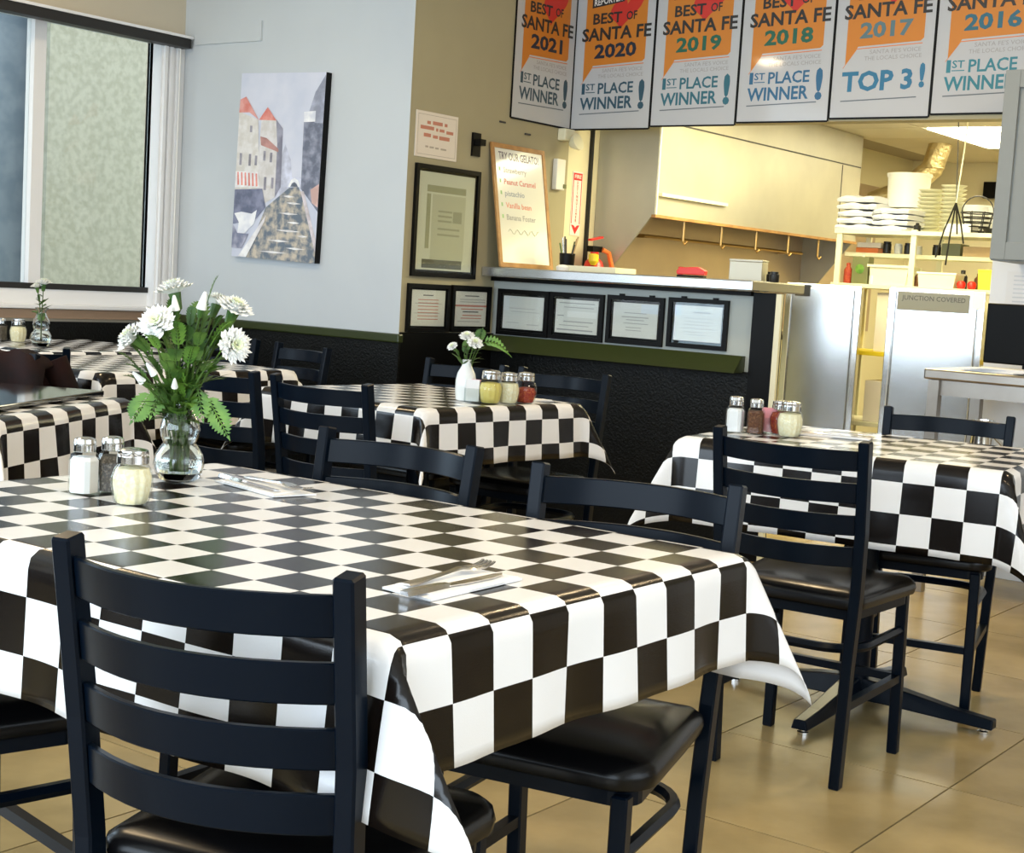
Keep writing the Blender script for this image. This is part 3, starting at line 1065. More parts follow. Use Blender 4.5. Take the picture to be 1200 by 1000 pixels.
# ---- big bouquet on the front table
VX, VY = -2.074, 1.812
V0 = (VX, VY, TZ)
vt = thing('flower_vase', 'clear gourd-shaped glass vase of white carnations on the front table', 'vase', V0, 0, 'glass vases')
outer = [(0.030, 0.0), (0.034, 0.003), (0.042, 0.014), (0.046, 0.030), (0.043, 0.048), (0.034, 0.062), (0.029, 0.068), (0.034, 0.080), (0.0365, 0.094), (0.033, 0.110), (0.023, 0.128), (0.0185, 0.142), (0.0195, 0.152), (0.029, 0.164)]
inner = [(r_ - 0.0028, z) for r_, z in outer[1:]]
inner = [(0.02, 0.007), (0.038, 0.016)] + inner[2:]
MB().lathe(outer + list(reversed(inner)), 40).build('glass_body', M['glass'], vt, smooth=True)
wp = [(0.018, 0.0085), (0.037, 0.017), (0.0418, 0.030), (0.039, 0.047), (0.030, 0.061), (0.0252, 0.068), (0.029, 0.077)]
MB().lathe(wp, 32).build('water', M['water'], vt, smooth=True)


def bouq(u, v, dep):
    """local offset (right, up, towards camera) in the bouquet -> local xyz about the vase foot"""
    rt = Vector((0.797, 0.604, 0.0))
    tw = Vector((0.604, -0.797, 0.0))
    p = rt * u + tw * dep
    return Vector((p.x, p.y, v))


# pixel scale at the vase is about 655 px per metre; vase foot about (208, 562)
BL = [
    # u, v, depth, radius, label, face
    (-0.080, 0.253, 0.035, 0.030, 'white carnation furthest left in the big bouquet', (-0.3, -0.5, 0.2)),
    (-0.034, 0.283, 0.055, 0.031, 'large round white carnation facing the viewer, centre left of the bouquet', (0.55, -0.9, 0.1)),
    (-0.026, 0.338, -0.03, 0.031, 'white carnation at the top left of the big bouquet', (-0.2, -0.3, 0.6)),
    (0.088, 0.312, 0.00, 0.031, 'white carnation at the upper right of the big bouquet', (0.3, -0.2, 0.6)),
    (0.094, 0.252, 0.035, 0.030, 'white carnation drooping at the right of the big bouquet', (0.7, -0.4, -0.5)),
    (0.045, 0.320, -0.06, 0.026, 'white carnation at the back of the big bouquet', (0.0, 0.2, 0.6)),
]
for i, (u, v, dd, r_, lab, fc) in enumerate(BL):
    carnation(lab, V0, bouq(rng.uniform(-0.012, 0.012), 0.02, rng.uniform(-0.01, 0.01)), bouq(u, v, dd), r_ * 1.12, 30 + i, leaves=5, face=fc)
for i, (u, v, dd, r_, lab) in enumerate([
        (-0.040, 0.195, 0.05, 0.016, 'white bud low at the left of the bouquet above the vase rim'),
        (0.034, 0.315, 0.02, 0.020, 'tall white bud in the middle right of the bouquet'),
        (-0.060, 0.180, 0.05, 0.016, 'white bud hanging lowest at the left of the bouquet'),
        (-0.010, 0.310, 0.03, 0.017, 'white bud beside the large round carnation'),
        (0.000, 0.175, 0.06, 0.013, 'small white bud low at the centre of the bouquet')]):
    carnation(lab, V0, bouq(rng.uniform(-0.012, 0.012), 0.02, rng.uniform(-0.01, 0.01)), bouq(u, v, dd), r_, 60 + i, leaves=3, bud=True, group='white carnation buds')
GL = [
    (0.035, 0.30, 0.00, 0.115, 0.020, 'leaf', 3, 'dark green leafy spray rising at the top right of the bouquet'),
    (-0.045, 0.22, 0.03, 0.085, 0.017, 'leaf', 4, 'green leafy spray at the left of the bouquet'),
    (-0.070, 0.19, 0.01, 0.075, 0.016, 'leaf', 3, 'green spray reaching down to the left of the bouquet'),
    (0.055, 0.25, 0.03, 0.085, 0.015, 'fern', 4, 'light green spray at the right of the bouquet'),
    (0.000, 0.24, 0.04, 0.080, 0.015, 'fern', 4, 'light green spray in the middle of the bouquet'),
    (-0.020, 0.27, -0.02, 0.085, 0.016, 'leaf', 4, 'green leafy spray at the back of the bouquet'),
    (0.075, 0.28, -0.01, 0.070, 0.015, 'leaf', 3, 'green spray under the upper right carnation of the bouquet'),
    (0.02, 0.21, 0.05, 0.075, 0.014, 'fern', 4, 'fine green spray at the front of the bouquet'),
]
_rg = random.Random(77)
_spots = ['low left', 'left', 'upper left', 'upper middle', 'upper right', 'right', 'low right', 'front centre', 'front left', 'front right', 'back left', 'back right', 'middle', 'lower middle']
_uv = [(-0.05, 0.185, 0.05), (-0.065, 0.215, 0.02), (-0.05, 0.27, 0.0), (0.01, 0.275, 0.0), (0.055, 0.275, 0.02), (0.07, 0.235, 0.03), (0.045, 0.20, 0.05),
       (0.0, 0.215, 0.06), (-0.03, 0.235, 0.06), (0.035, 0.245, 0.05), (-0.04, 0.25, -0.04), (0.05, 0.25, -0.04), (0.012, 0.25, 0.03), (-0.012, 0.195, 0.05)]
for _k, (_s, (_u, _v, _d)) in enumerate(zip(_spots, _uv)):
    GL.append((_u, _v, _d, _rg.uniform(0.045, 0.07), _rg.uniform(0.010, 0.014), ('leaf', 'leaf', 'fern')[_k % 3], 5, 'small dense green sprig, %s of the big bouquet' % _s))
for i, (u, v, dd, L, w, m_, nf, lab) in enumerate(GL):
    greenery(lab, V0, bouq(rng.uniform(-0.01, 0.01), 0.02, rng.uniform(-0.01, 0.01)), bouq(u, v, dd), L, w, 80 + i, m_, nf, 'green sprays in the big bouquet', 0.7)
# fern fronds hanging over the vase rim on either side
for sgn, lab in ((1, 'bright green fern frond hanging to the right of the glass vase'), (-1, 'bright green fern frond hanging to the left of the glass vase')):
    t = thing('fern_frond', lab, 'greenery', V0, 0, 'hanging fern fronds')
    st = [bouq(0, 0.10, 0.005), bouq(sgn * 0.012, 0.160, 0.012), bouq(sgn * 0.032, 0.172, 0.018), bouq(sgn * 0.048, 0.160, 0.022)]
    MB().tube(st, 0.0016, 5).build('stem', M['stem'], t)
    mb = MB()
    tw = Vector((0.604, -0.797, 0.0))
    frond(mb, st[-1], bouq(sgn * 0.55, -0.85, 0.08), 0.080 if sgn > 0 else 0.060, 0.022, 11, 0.05, up=tw)
    mb.build('frond', M['fern'], t)
    mb = MB()
    frond(mb, st[-2], bouq(sgn * 0.25, -0.9, 0.25), 0.055, 0.020, 7, 0.05, up=tw)
    mb.build('frond', M['fern'], t)


# ---- cutlery
def fork_parts(t, L=0.19):
    """fork lying along +x (tines at +x), on z=0"""
    prof = [(0.0, 0.0085, 0.0025), (0.02, 0.0095, 0.0025), (0.06, 0.0055, 0.004), (0.10, 0.0042, 0.006), (0.118, 0.0060, 0.0075), (0.130, 0.0115, 0.0065), (0.145, 0.0125, 0.0045)]
    rings = []
    for x, w, z in prof:
        rings.append([(x, -w, z), (x, w, z), (x, w * 0.8, z + 0.0022), (x, -w * 0.8, z + 0.0022)])
    MB().loft(rings).build('handle', M['silver'], t, smooth=True)
    for i in range(4):
        y = -0.0098 + i * 0.00653
        MB().bar([(0.143, y, 0.0055), (0.165, y, 0.0045), (0.183, y * 0.95, 0.007), (0.19, y * 0.93, 0.0095)], 0.0036, 0.002, (0, 0, 1)).build('tine', M['silver'], t)


def knife_parts(t):
    rings = []
    for x, w, z, th in ((0.0, 0.008, 0.0, 0.005), (0.01, 0.0095, 0.0, 0.006), (0.07, 0.0070, 0.0, 0.006), (0.085, 0.006, 0.0, 0.005)):
        rings.append([(x, -w, z), (x, w, z), (x, w * 0.7, z + th), (x, -w * 0.7, z + th)])
    MB().loft(rings).build('handle', M['silver'], t, smooth=True)
    pts = [(0.083, -0.006), (0.11, -0.009), (0.17, -0.009), (0.195, -0.004), (0.205, 0.004), (0.19, 0.007), (0.083, 0.006)]
    MB().prism_z(pts, 0.001, 0.0025).build('blade', M['silver'], t)


def napkin(label, loc, rz, L=0.20, W=0.085):
    t = thing('napkin', label, 'napkin', loc, rz, 'paper napkins')
    MB().prism_z([(0, -W / 2), (L, -W / 2), (L + 0.004, W / 2), (0.01, W / 2)], 0, 0.003).build('lower_fold', M['napkin'], t)
    MB().prism_z([(0.012, -W / 2 + 0.004), (L - 0.006, -W / 2 + 0.003), (L - 0.03, W / 2 - 0.012), (0.03, W / 2 - 0.006)], 0.003, 0.0055).build('upper_fold', M['napkin'], t)
    return t


def setting(px, py, ang, nlab, flab, klab):
    napkin(nlab, (px, py, TZ), ang)
    c, s = math.cos(ang), math.sin(ang)
    def at(a, b):
        return (px + c * a - s * b, py + s * a + c * b)
    x, y = at(0.02, 0.014)
    t = thing('fork', flab, 'fork', (x, y, TZ + 0.006), ang + R(2), 'forks')
    fork_parts(t)
    x, y = at(-0.02, -0.016)
    t = thing('knife', klab, 'knife', (x, y, TZ + 0.006), ang + R(-2), 'knives')
    knife_parts(t)


setting(-1.175, 1.395, R(92), 'folded white napkin under the fork at the near corner of the front table', 'steel fork with its tines up at the near corner of the front table', 'steel knife beside the fork at the near corner of the front table')
setting(-2.02, 1.90, R(-12), 'folded white napkin right of the glass vase on the front table', 'steel fork on the napkin right of the glass vase', 'steel knife on the napkin right of the glass vase')
setting(-1.90, 4.02, R(20), 'white napkin on the right-hand table near the cheese shaker', 'fork on the napkin of the right-hand table', 'knife on the napkin of the right-hand table')

# ---- middle table things
MV = (-2.985, 3.80, TZ)
t = thing('bud_vase', 'white ceramic bud vase on the middle table', 'vase', MV, 0)
MB().lathe([(0.026, 0), (0.031, 0.004), (0.034, 0.03), (0.034, 0.065), (0.029, 0.090), (0.017, 0.112), (0.0145, 0.122), (0.0155, 0.134), (0.012, 0.134), (0.011, 0.12), (0.02, 0.09), (0.02, 0.02), (0.0, 0.015)], 28).build('body', M['milk_glass'], t, smooth=True)
for i, (u, v, dd, r_, lab) in enumerate([(-0.004, 0.205, 0.0, 0.021, 'white flower topmost in the bud vase of the middle table'), (0.022, 0.186, 0.02, 0.022, 'white flower lower right in the bud vase of the middle table'), (-0.048, 0.172, 0.01, 0.015, 'white flower lower left in the bud vase of the middle table')]):
    carnation(lab, MV, bouq(0, 0.05, 0), bouq(u, v, dd), r_ * 1.25, 130 + i, leaves=4, group='small white flowers', face=(0.4, -0.6, 0.3))
for i, (u, v, dd, L, w, lab) in enumerate([(0.045, 0.19, 0.0, 0.10, 0.022, 'arching green spray right of the flowers in the bud vase'), (0.03, 0.18, 0.0, 0.07, 0.018, 'upright green spray in the bud vase'), (-0.01, 0.15, 0.01, 0.06, 0.015, 'short green spray at the rim of the bud vase')]):
    t = thing('green_spray', lab, 'greenery', MV, 0, 'green sprays in the bud vase')
    f0, f1 = bouq(0, 0.05, 0), bouq(u, v, dd)
    MB().tube([f0, f0.lerp(f1, 0.5) + Vector((0, 0, 0.02)), f1], 0.0016, 5).build('stem', M['stem'], t)
    mb = MB()
    frond(mb, f1, bouq(0.9 if i == 0 else 0.2, 0.35 if i == 0 else 1, 0.1), L, w, 9, 0.7 if i == 0 else 0.2, up=Vector((0.604, -0.797, 0.2)))
    mb.build('frond', M['leaf' if i else 'fern'], t)
t = thing('packet_caddy', 'clear caddy of white and pink sweetener packets beside the bud vase', 'caddy', (-2.945, 3.79, TZ), R(30), None)
MB().box(-0.026, 0.026, -0.02, 0.02, 0, 0.003).box(-0.026, 0.026, -0.02, -0.018, 0, 0.045).box(-0.026, 0.026, 0.018, 0.02, 0, 0.045).box(-0.026, -0.024, -0.018, 0.018, 0, 0.045).box(0.024, 0.026, -0.018, 0.018, 0, 0.045).build('box', M['thin_glass'], t)
for i in range(5):
    MB().box(-0.021, 0.021, -0.016 + i * 0.0068, -0.013 + i * 0.0068, 0.004, 0.07 + 0.003 * (i % 2)).build('packet', M['pink_packet'] if i > 2 else M['paper'], t)
cheese_shaker('oil_shaker', 'glass jar of yellow dressing next to the sweetener caddy on the middle table', (-2.895, 3.815, TZ), M['oil'], s=1.15, fill=0.95)
cheese_shaker('cheese_shaker', 'cheese shaker in the middle of the jars on the middle table', (-2.875, 3.885, TZ), M['cheese'], s=1.08)
cheese_shaker('chili_shaker', 'shaker of red chili flakes on the middle table', (-2.862, 3.962, TZ), M['chili'], s=1.08, fill=0.75)
napkin('white napkin by the chili shaker on the middle table', (-2.93, 4.02, TZ), R(70), 0.12, 0.07)
# ---- right table things
salt_shaker('salt_shaker', 'salt shaker leftmost of the jars on the right-hand table', (-2.02, 3.835, TZ), M['salt'], R(10), s=1.15)
salt_shaker('spice_shaker', 'square shaker of brown spice on the right-hand table', (-1.965, 3.855, TZ), M['brown_spice'], R(15), s=1.12)
t = thing('packet_caddy', 'clear caddy with pink sweetener packets on the right-hand table', 'caddy', (-1.96, 3.93, TZ), R(20), None)
MB().box(-0.026, 0.026, -0.02, 0.02, 0, 0.003).box(-0.026, 0.026, -0.02, -0.018, 0, 0.045).box(-0.026, 0.026, 0.018, 0.02, 0, 0.045).build('box', M['thin_glass'], t)
for i in range(5):
    MB().box(-0.021, 0.021, -0.016 + i * 0.0068, -0.013 + i * 0.0068, 0.004, 0.07 + 0.003 * (i % 2)).build('packet', M['pink_packet'], t)
cheese_shaker('chili_shaker', 'red chili flake shaker half hidden on the right-hand table', (-1.925, 3.935, TZ), M['chili'], s=1.05)
cheese_shaker('cheese_shaker', 'cheese shaker rightmost of the jars on the right-hand table', (-1.872, 3.885, TZ), M['cheese'], s=1.1)
# ---- window table things
GV = (-5.40, 3.93, TZ)
t = thing('flower_vase', 'small clear glass vase on the window table', 'vase', GV, 0, 'glass vases')
MB().lathe([(r_ * 1.0, z) for r_, z in outer] + [(r_, z) for r_, z in reversed(inner)], 28).build('glass_body', M['glass'], t, smooth=True)
MB().lathe(wp, 24).build('water', M['water'], t, smooth=True)
for i, (u, v, dd, r_, lab) in enumerate([(0.005, 0.265, 0.0, 0.034, 'white flower on the right in the window table vase'), (-0.02, 0.25, 0.01, 0.026, 'white flower on the left in the window table vase')]):
    carnation(lab, GV, bouq(0, 0.03, 0), bouq(u, v, dd), r_, 150 + i, leaves=5, group='white flowers on the window table')
greenery('green leaves in the window table vase', GV, bouq(0, 0.03, 0), bouq(-0.01, 0.18, 0), 0.05, 0.02, 170, 'fern', 5, 'green sprays', 0.8)
cheese_shaker('cheese_shaker', 'cheese shaker on the window table by the far left edge', (-5.66, 4.0, TZ), M['cheese'], s=1.1)
salt_shaker('pepper_shaker', 'dark pepper shaker on the window table by the far left edge', (-5.74, 3.97, TZ), M['pepper'], s=1.1)

# ================================================================== WALL THINGS
# ---- painting (canvas) on the back wall
CW, CHH = 0.565, 0.885
t = thing('canvas_painting', 'unframed canvas painting of a canal between old houses with red roofs', 'painting', (-5.245, YP - 0.035, 1.188), 0)
t.rotation_euler = (0, R(1.4), 0)
MB().box(-CW / 2, CW / 2, 0, 0.034, 0, CHH).build('canvas', mat('canvas_sky', (0.62, 0.66, 0.78), 0.8, noise=(6, (0.72, 0.74, 0.84), 0.35, 0.65)), t)
MB().box(CW / 2, CW / 2 + 0.003, 0, 0.034, 0, CHH).build('side_edge', M['black_flat'], t)


def paintpoly(name, col, pts, layer, col2=None, scale=14):
    def cv(x, y):   # crop pixel -> local
        u = (x - 70) / 398.0
        ytop = 95 - 40 * u
        v = 1 - (y - ytop) / (940 - ytop)
        return (-CW / 2 + u * CW, v * CHH)
    mb = MB()
    flat(mb, [cv(*p) for p in pts], -0.0006 * layer)
    col2 = col2 or tuple(min(1, c * 1.5 + 0.02) for c in col)
    return flat_build(mb, name, mat('paint_' + name, col, 0.8, noise=(scale, col2, 0.42, 0.62)), t)


paintpoly('canal_water', (0.16, 0.20, 0.25), [(225, 700), (330, 600), (372, 590), (400, 640), (468, 890), (468, 940), (140, 940)], 1.6, (0.62, 0.55, 0.45), 22)
paintpoly('far_houses', (0.50, 0.52, 0.62), [(280, 480), (300, 400), (330, 470), (340, 550), (385, 545), (385, 600), (270, 680)], 1)
paintpoly('dark_house', (0.16, 0.18, 0.24), [(385, 600), (380, 290), (432, 285), (468, 240), (468, 700), (420, 640)], 2, (0.36, 0.38, 0.48), 18)
paintpoly('dark_gable', (0.30, 0.32, 0.40), [(402, 240), (425, 150), (468, 66), (468, 290), (430, 290)], 2.5)
paintpoly('lit_window', (0.72, 0.74, 0.82), [(378, 245), (432, 235), (432, 285), (380, 292)], 3)
paintpoly('right_quay', (0.55, 0.50, 0.52), [(385, 610), (400, 610), (468, 830), (468, 890)], 3)
paintpoly('right_figures', (0.62, 0.42, 0.38), [(430, 600), (468, 570), (468, 680), (440, 660)], 4)
paintpoly('second_house', (0.66, 0.63, 0.60), [(180, 300), (250, 290), (262, 400), (265, 650), (190, 700), (175, 500)], 3, (0.78, 0.76, 0.76), 20)
paintpoly('second_house_shade', (0.24, 0.24, 0.30), [(250, 290), (285, 330), (290, 600), (265, 650), (262, 400)], 3)
paintpoly('second_roof', (0.72, 0.22, 0.18), [(168, 300), (207, 238), (252, 296)], 4, (0.85, 0.42, 0.36))
paintpoly('lean_to_roof', (0.38, 0.20, 0.18), [(180, 375), (210, 380), (270, 425), (270, 440), (185, 415)], 4)
paintpoly('first_house', (0.70, 0.67, 0.62), [(70, 270), (165, 300), (180, 500), (180, 620), (70, 640)], 4, (0.82, 0.80, 0.78), 20)
paintpoly('first_roof', (0.72, 0.24, 0.20), [(70, 275), (72, 215), (100, 200), (168, 300), (120, 270)], 5, (0.80, 0.40, 0.36))
for wi, (x, y, h) in enumerate([(85, 460, 55), (130, 460, 55), (160, 465, 45), (128, 330, 30), (200, 440, 45), (232, 445, 45), (210, 560, 60), (245, 560, 50)]):
    paintpoly('painted_window', (0.25, 0.24, 0.28), [(x, y), (x + 11, y), (x + 11, y + h), (x, y + h)], 5.5)
paintpoly('awning', (0.82, 0.78, 0.78), [(70, 545), (180, 540), (190, 610), (70, 620)], 6)
for wi in range(6):
    x = 78 + wi * 18
    paintpoly('awning_stripe', (0.72, 0.26, 0.22), [(x, 548), (x + 7, 547), (x + 13, 606), (x + 4, 608)], 6.5)
paintpoly('shop_shade', (0.14, 0.16, 0.24), [(70, 630), (205, 615), (225, 700), (180, 760), (70, 790)], 6, (0.28, 0.30, 0.42))
paintpoly('cafe_tables', (0.80, 0.82, 0.88), [(75, 740), (110, 730), (160, 735), (185, 715), (175, 780), (130, 830), (95, 830), (100, 780)], 7)
paintpoly('cafe_shade', (0.22, 0.24, 0.34), [(70, 790), (95, 830), (150, 830), (120, 900), (70, 900)], 6.5, (0.5, 0.5, 0.6))
paintpoly('left_quay', (0.74, 0.72, 0.74), [(105, 938), (230, 735), (225, 765), (145, 938)], 7)
paintpoly('bridge', (0.70, 0.73, 0.80), [(326, 596), (340, 562), (355, 552), (372, 562), (384, 592)], 7)
paintpoly('bridge_arch', (0.12, 0.14, 0.18), [(338, 594), (345, 578), (356, 571), (366, 578), (374, 592)], 8)
for wi, (x, y, w) in enumerate([(300, 640, 60), (320, 670, 70), (290, 720, 90), (330, 760, 60), (280, 800, 120), (240, 850, 110), (330, 880, 90), (200, 905, 140), (380, 820, 50)]):
    paintpoly('water_glint', (0.72, 0.70, 0.70), [(x, y), (x + w * 0.5, y - 5), (x + w, y), (x + w * 0.5, y + 6)], 2 + 0.1 * wi)


# ---- framed papers
def framed_paper(label, origin, rz, w, h, marg, lines, papermat=None, group='black framed papers', clips=False):
    """origin: lower left corner on the wall; local x right, z up, facing -y"""
    t = thing('framed_paper', label, 'picture frame', origin, rz, group)
    f = 0.02
    mb = MB()
    fr = MB()
    fr.prism_y([(0, 0), (w, 0), (w, f), (0, f)], -0.018, -0.001).prism_y([(0, h - f), (w, h - f), (w, h), (0, h)], -0.018, -0.001)
    fr.prism_y([(0, f), (f, f), (f, h - f), (0, h - f)], -0.018, -0.001).prism_y([(w - f, f), (w, f), (w, h - f), (w - f, h - f)], -0.018, -0.001)
    fr.build('frame', M['black_flat'], t)
    MB().box(f, w - f, -0.006, -0.003, f, h - f).build('mat_board', M['black_flat'], t)
    MB().box(f + marg, w - f - marg, -0.008, -0.006, f + marg, h - f - marg).build('paper', papermat or M['paper'], t)
    W, H, ox, oz = w - 2 * f - 2 * marg, h - 2 * f - 2 * marg, f + marg, f + marg
    for li, (col, rows) in enumerate(lines):
        mb = MB()
        e_ = 0.0003 * li
        for (x0, x1, z, th) in rows:
            mb.box(ox + x0 * W, ox + x1 * W, -0.0084 - e_, -0.008 - e_, oz + z * H, oz + z * H + th * H)
        mb.build('printed_lines', ink(*col), t)
    if clips:
        for cx in (0.25, 0.78):
            MB().box(w * cx - 0.01, w * cx + 0.01, -0.02, -0.001, h, h + 0.008).build('clip', M['black_flat'], t)
    MB().box(f, w - f, -0.0125, -0.0115, f, h - f).build('glazing', M['thin_glass'], t)
    return t


gr, lg, rd, bk = (0.42, 0.42, 0.45), (0.6, 0.6, 0.62), (0.62, 0.22, 0.18), (0.12, 0.12, 0.13)
yz = R(90)
framed_paper('black framed notice with rows of reddish text, left on the alcove wall', (XO, 5.188, 0.895), yz, 0.30, 0.222, 0.008,
             [(bk, [(0.34, 0.64, 0.84, 0.03)]), (rd, [(0.2, 0.8, 0.72 - 0.09 * i, 0.022) for i in range(7)]), (gr, [(0.1, 0.9, 0.62, 0.012), (0.1, 0.85, 0.35, 0.012)])])
framed_paper('black framed notice crossed by a dark red band, right on the alcove wall', (XO, 5.507, 0.897), yz, 0.30, 0.222, 0.008,
             [(rd, [(0.0, 1.0, 0.565, 0.05), (0.2, 0.9, 0.48, 0.03), (0.25, 0.85, 0.30, 0.03), (0.2, 0.85, 0.22, 0.025)]), (bk, [(0.3, 0.75, 0.86, 0.03), (0.25, 0.75, 0.40, 0.035)]), (gr, [(0.15, 0.95, 0.76, 0.02), (0.15, 0.95, 0.69, 0.02), (0.1, 0.8, 0.13, 0.02)])])
FX = [(-4.408, 0.892, 'faded framed certificate leftmost on the counter front'), (-4.097, 0.893, 'framed form with a bright white strip, second from the left on the counter front'),
      (-3.773, 0.896, 'framed letter with centred lines, third from the left on the counter front'), (-3.446, 0.902, 'framed paper rightmost on the counter front')]
SETS = [
    [(lg, [(0.15, 0.8, 0.62, 0.02), (0.2, 0.9, 0.52, 0.02), (0.1, 0.4, 0.18, 0.02), (0.6, 0.9, 0.14, 0.03)]), ((0.85, 0.87, 0.92), [(0.0, 0.15, 0.55, 0.45)])],
    [(gr, [(0.08, 0.92, 0.88, 0.03), (0.2, 0.9, 0.76, 0.02), (0.05, 0.2, 0.5, 0.03), (0.2, 0.9, 0.33, 0.03), (0.1, 0.8, 0.22, 0.02), (0.05, 0.9, 0.08, 0.04)]), ((0.95, 0.95, 0.97), [(0.28, 0.98, 0.48, 0.18)])],
    [(gr, [(0.25, 0.75, 0.70, 0.02), (0.2, 0.8, 0.58, 0.025), (0.3, 0.7, 0.50, 0.02), (0.25, 0.8, 0.40, 0.02), (0.3, 0.65, 0.28, 0.02), (0.3, 0.65, 0.20, 0.02)]), ((0.8, 0.85, 0.95), [(0.62, 1.0, 0.72, 0.26)])],
    [(gr, [(0.4, 0.75, 0.80, 0.03)]), (lg, [(0.2, 0.8, 0.64, 0.02), (0.25, 0.8, 0.54, 0.02), (0.2, 0.75, 0.45, 0.02), (0.15, 0.9, 0.35, 0.02), (0.2, 0.6, 0.25, 0.02), (0.3, 0.7, 0.17, 0.02)]), ((0.75, 0.82, 0.95), [(0.0, 0.12, 0.7, 0.3)])],
]
for (x, z, lab), L in zip(FX, SETS):
    framed_paper(lab, (x, YC, z), 0, 0.303, 0.222, 0.012, L, clips=x > -4.0)
# large frame on the alcove wall
t = framed_paper('large black framed print hanging on the khaki alcove wall', (XO, 5.200, 1.150), yz, 0.470, 0.510, 0.012,
                 [((0.42, 0.42, 0.28), [(0.14, 0.84, 0.80, 0.07), (0.14, 0.21, 0.22, 0.56)]), ((0.60, 0.60, 0.46), [(0.24, 0.84, 0.10, 0.68)]), ((0.12, 0.12, 0.09), [(0.10, 0.82, 0.02, 0.09)]),
                  ((0.40, 0.40, 0.30), [(0.62, 0.78, 0.5, 0.12), (0.35, 0.6, 0.6, 0.02), (0.35, 0.6, 0.55, 0.02), (0.35, 0.6, 0.5, 0.02), (0.35, 0.75, 0.42, 0.02), (0.35, 0.75, 0.36, 0.02)])],
                 papermat=mat('print_paper', (0.74, 0.74, 0.62), 0.6), group=None)
t['category'] = 'picture frame'
# small sign
t = thing('wall_sign', 'small cream sign with faded red lettering above the large frame', 'sign', (XO, 5.190, 1.690), yz)
MB().box(0, 0.298, -0.006, -0.001, 0, 0.205).build('sheet', M['cream_paper'], t)
mb = MB()
for x0, x1, z, th in [(0.075, 0.1, 0.150, 0.014), (0.115, 0.185, 0.150, 0.016), (0.20, 0.22, 0.150, 0.014), (0.03, 0.125, 0.125, 0.016), (0.14, 0.155, 0.123, 0.014), (0.165, 0.20, 0.123, 0.013), (0.215, 0.265, 0.118, 0.014), (0.055, 0.105, 0.092, 0.016), (0.12, 0.155, 0.090, 0.014), (0.165, 0.24, 0.087, 0.017)]:
    mb.box(x0, x1, -0.0066, -0.006, z, z + th)
mb.build('lettering', ink(0.55, 0.22, 0.15), t)
mb = MB()
for x0, x1, z in [(0.07, 0.09, 0.045), (0.10, 0.13, 0.044), (0.14, 0.165, 0.043), (0.18, 0.22, 0.042)]:
    mb.box(x0, x1, -0.0066, -0.006, z, z + 0.008)
for x0, x1, z0, z1 in [(0.012, 0.286, 0.190, 0.192), (0.012, 0.286, 0.012, 0.014), (0.012, 0.014, 0.012, 0.192), (0.284, 0.286, 0.012, 0.192)]:
    mb.box(x0, x1, -0.0065, -0.006, z0, z1)
mb.build('border', ink(0.45, 0.40, 0.34), t)
# black speaker bracket (small dark block) and dark side box by the whiteboard
t = thing('wall_bracket', 'small dark metal bracket on the khaki wall beside the whiteboard', 'bracket', (XO, 5.63, 1.78), yz)
MB().box(-0.02, 0.02, -0.05, -0.001, 0.0, 0.03).build('arm', M['black_flat'], t)
MB().box(-0.03, 0.03, -0.012, -0.001, -0.05, 0.06).build('plate', M['black_flat'], t)
for yy, zz in ((5.83, 1.915), (6.04, 1.88)):
    o = MB().box(-0.022, 0.022, -0.008, -0.001, -0.004, 0.004).build('wall_clip', M['dark_grey'])
    o.location = (XO, yy, zz)
    o.rotation_euler = (0, 0, yz)
    tag(o, 'small dark wall clip above the whiteboard, ' + ('left one' if yy < 6 else 'right one'), 'clip')

# ---- whiteboard on the ledge leaning against the alcove wall
WB = thing('whiteboard', 'oak-framed whiteboard listing gelato flavours leaning on the counter ledge', 'whiteboard', (XO + 0.105, 5.735, LZ + 0.002), 0)
WB.rotation_euler = Euler((R(-9.5), 0, yz), 'XYZ')
ww, wh = 0.440, 0.60
fr = MB()
MB().box(0, ww, -0.010, 0.0, 0.0, 0.022).build('frame_rail', M['oak'], WB)
MB().box(0, ww, -0.010, 0.0, wh - 0.022, wh).build('frame_rail', M['oak'], WB)
MB().box(0, 0.022, -0.010, 0.0, 0.022, wh - 0.022).build('frame_stile', M['oak'], WB)
MB().box(ww - 0.022, ww, -0.010, 0.0, 0.022, wh - 0.022).build('frame_stile', M['oak'], WB)
MB().box(0.022, ww - 0.022, -0.005, 0.0, 0.022, wh - 0.022).build('board', M['whiteboard'], WB)
for s_, z, h, col, wd in [('TRY OUR GELATO!', 0.525, 0.036, (0.16, 0.15, 0.17), 0.33), ('Strawberry', 0.462, 0.026, (0.42, 0.42, 0.40), 0.19), ('Peanut Caramel', 0.405, 0.026, (0.75, 0.25, 0.22), 0.26),
                          ('pistachio', 0.348, 0.026, (0.36, 0.42, 0.50), 0.16), ('Vanilla bean', 0.290, 0.026, (0.80, 0.30, 0.22), 0.21), ('Banana Foster', 0.232, 0.026, (0.38, 0.40, 0.40), 0.24)]:
    mb = MB()
    cx = ww / 2 if 'TRY' in s_ else 0.085 + wd / 2
    add_text(mb, s_, cx, z, h, -0.0056, width=wd, bold=0.016)
    flat_build(mb, 'handwriting', ink(*col), WB)
for i in range(5):
    MB().box(0.05, 0.062, -0.0056, -0.005, 0.468 - 0.0575 * i, 0.486 - 0.0575 * i).build('bullet', ink(0.35, 0.62, 0.30), WB)
pts = [(0.09 + i * 0.012, -0.006, 0.175 + 0.012 * math.sin(i * 1.3)) for i in range(22)]
MB().tube(pts, 0.0018, 4).build('squiggle', ink(0.62, 0.66, 0.55), WB)

# ---- award banners
NAVY, TEAL, GREEN, GREY = (0.01, 0.022, 0.045), (0.01, 0.13, 0.20), (0.01, 0.12, 0.075), (0.10, 0.19, 0.22)


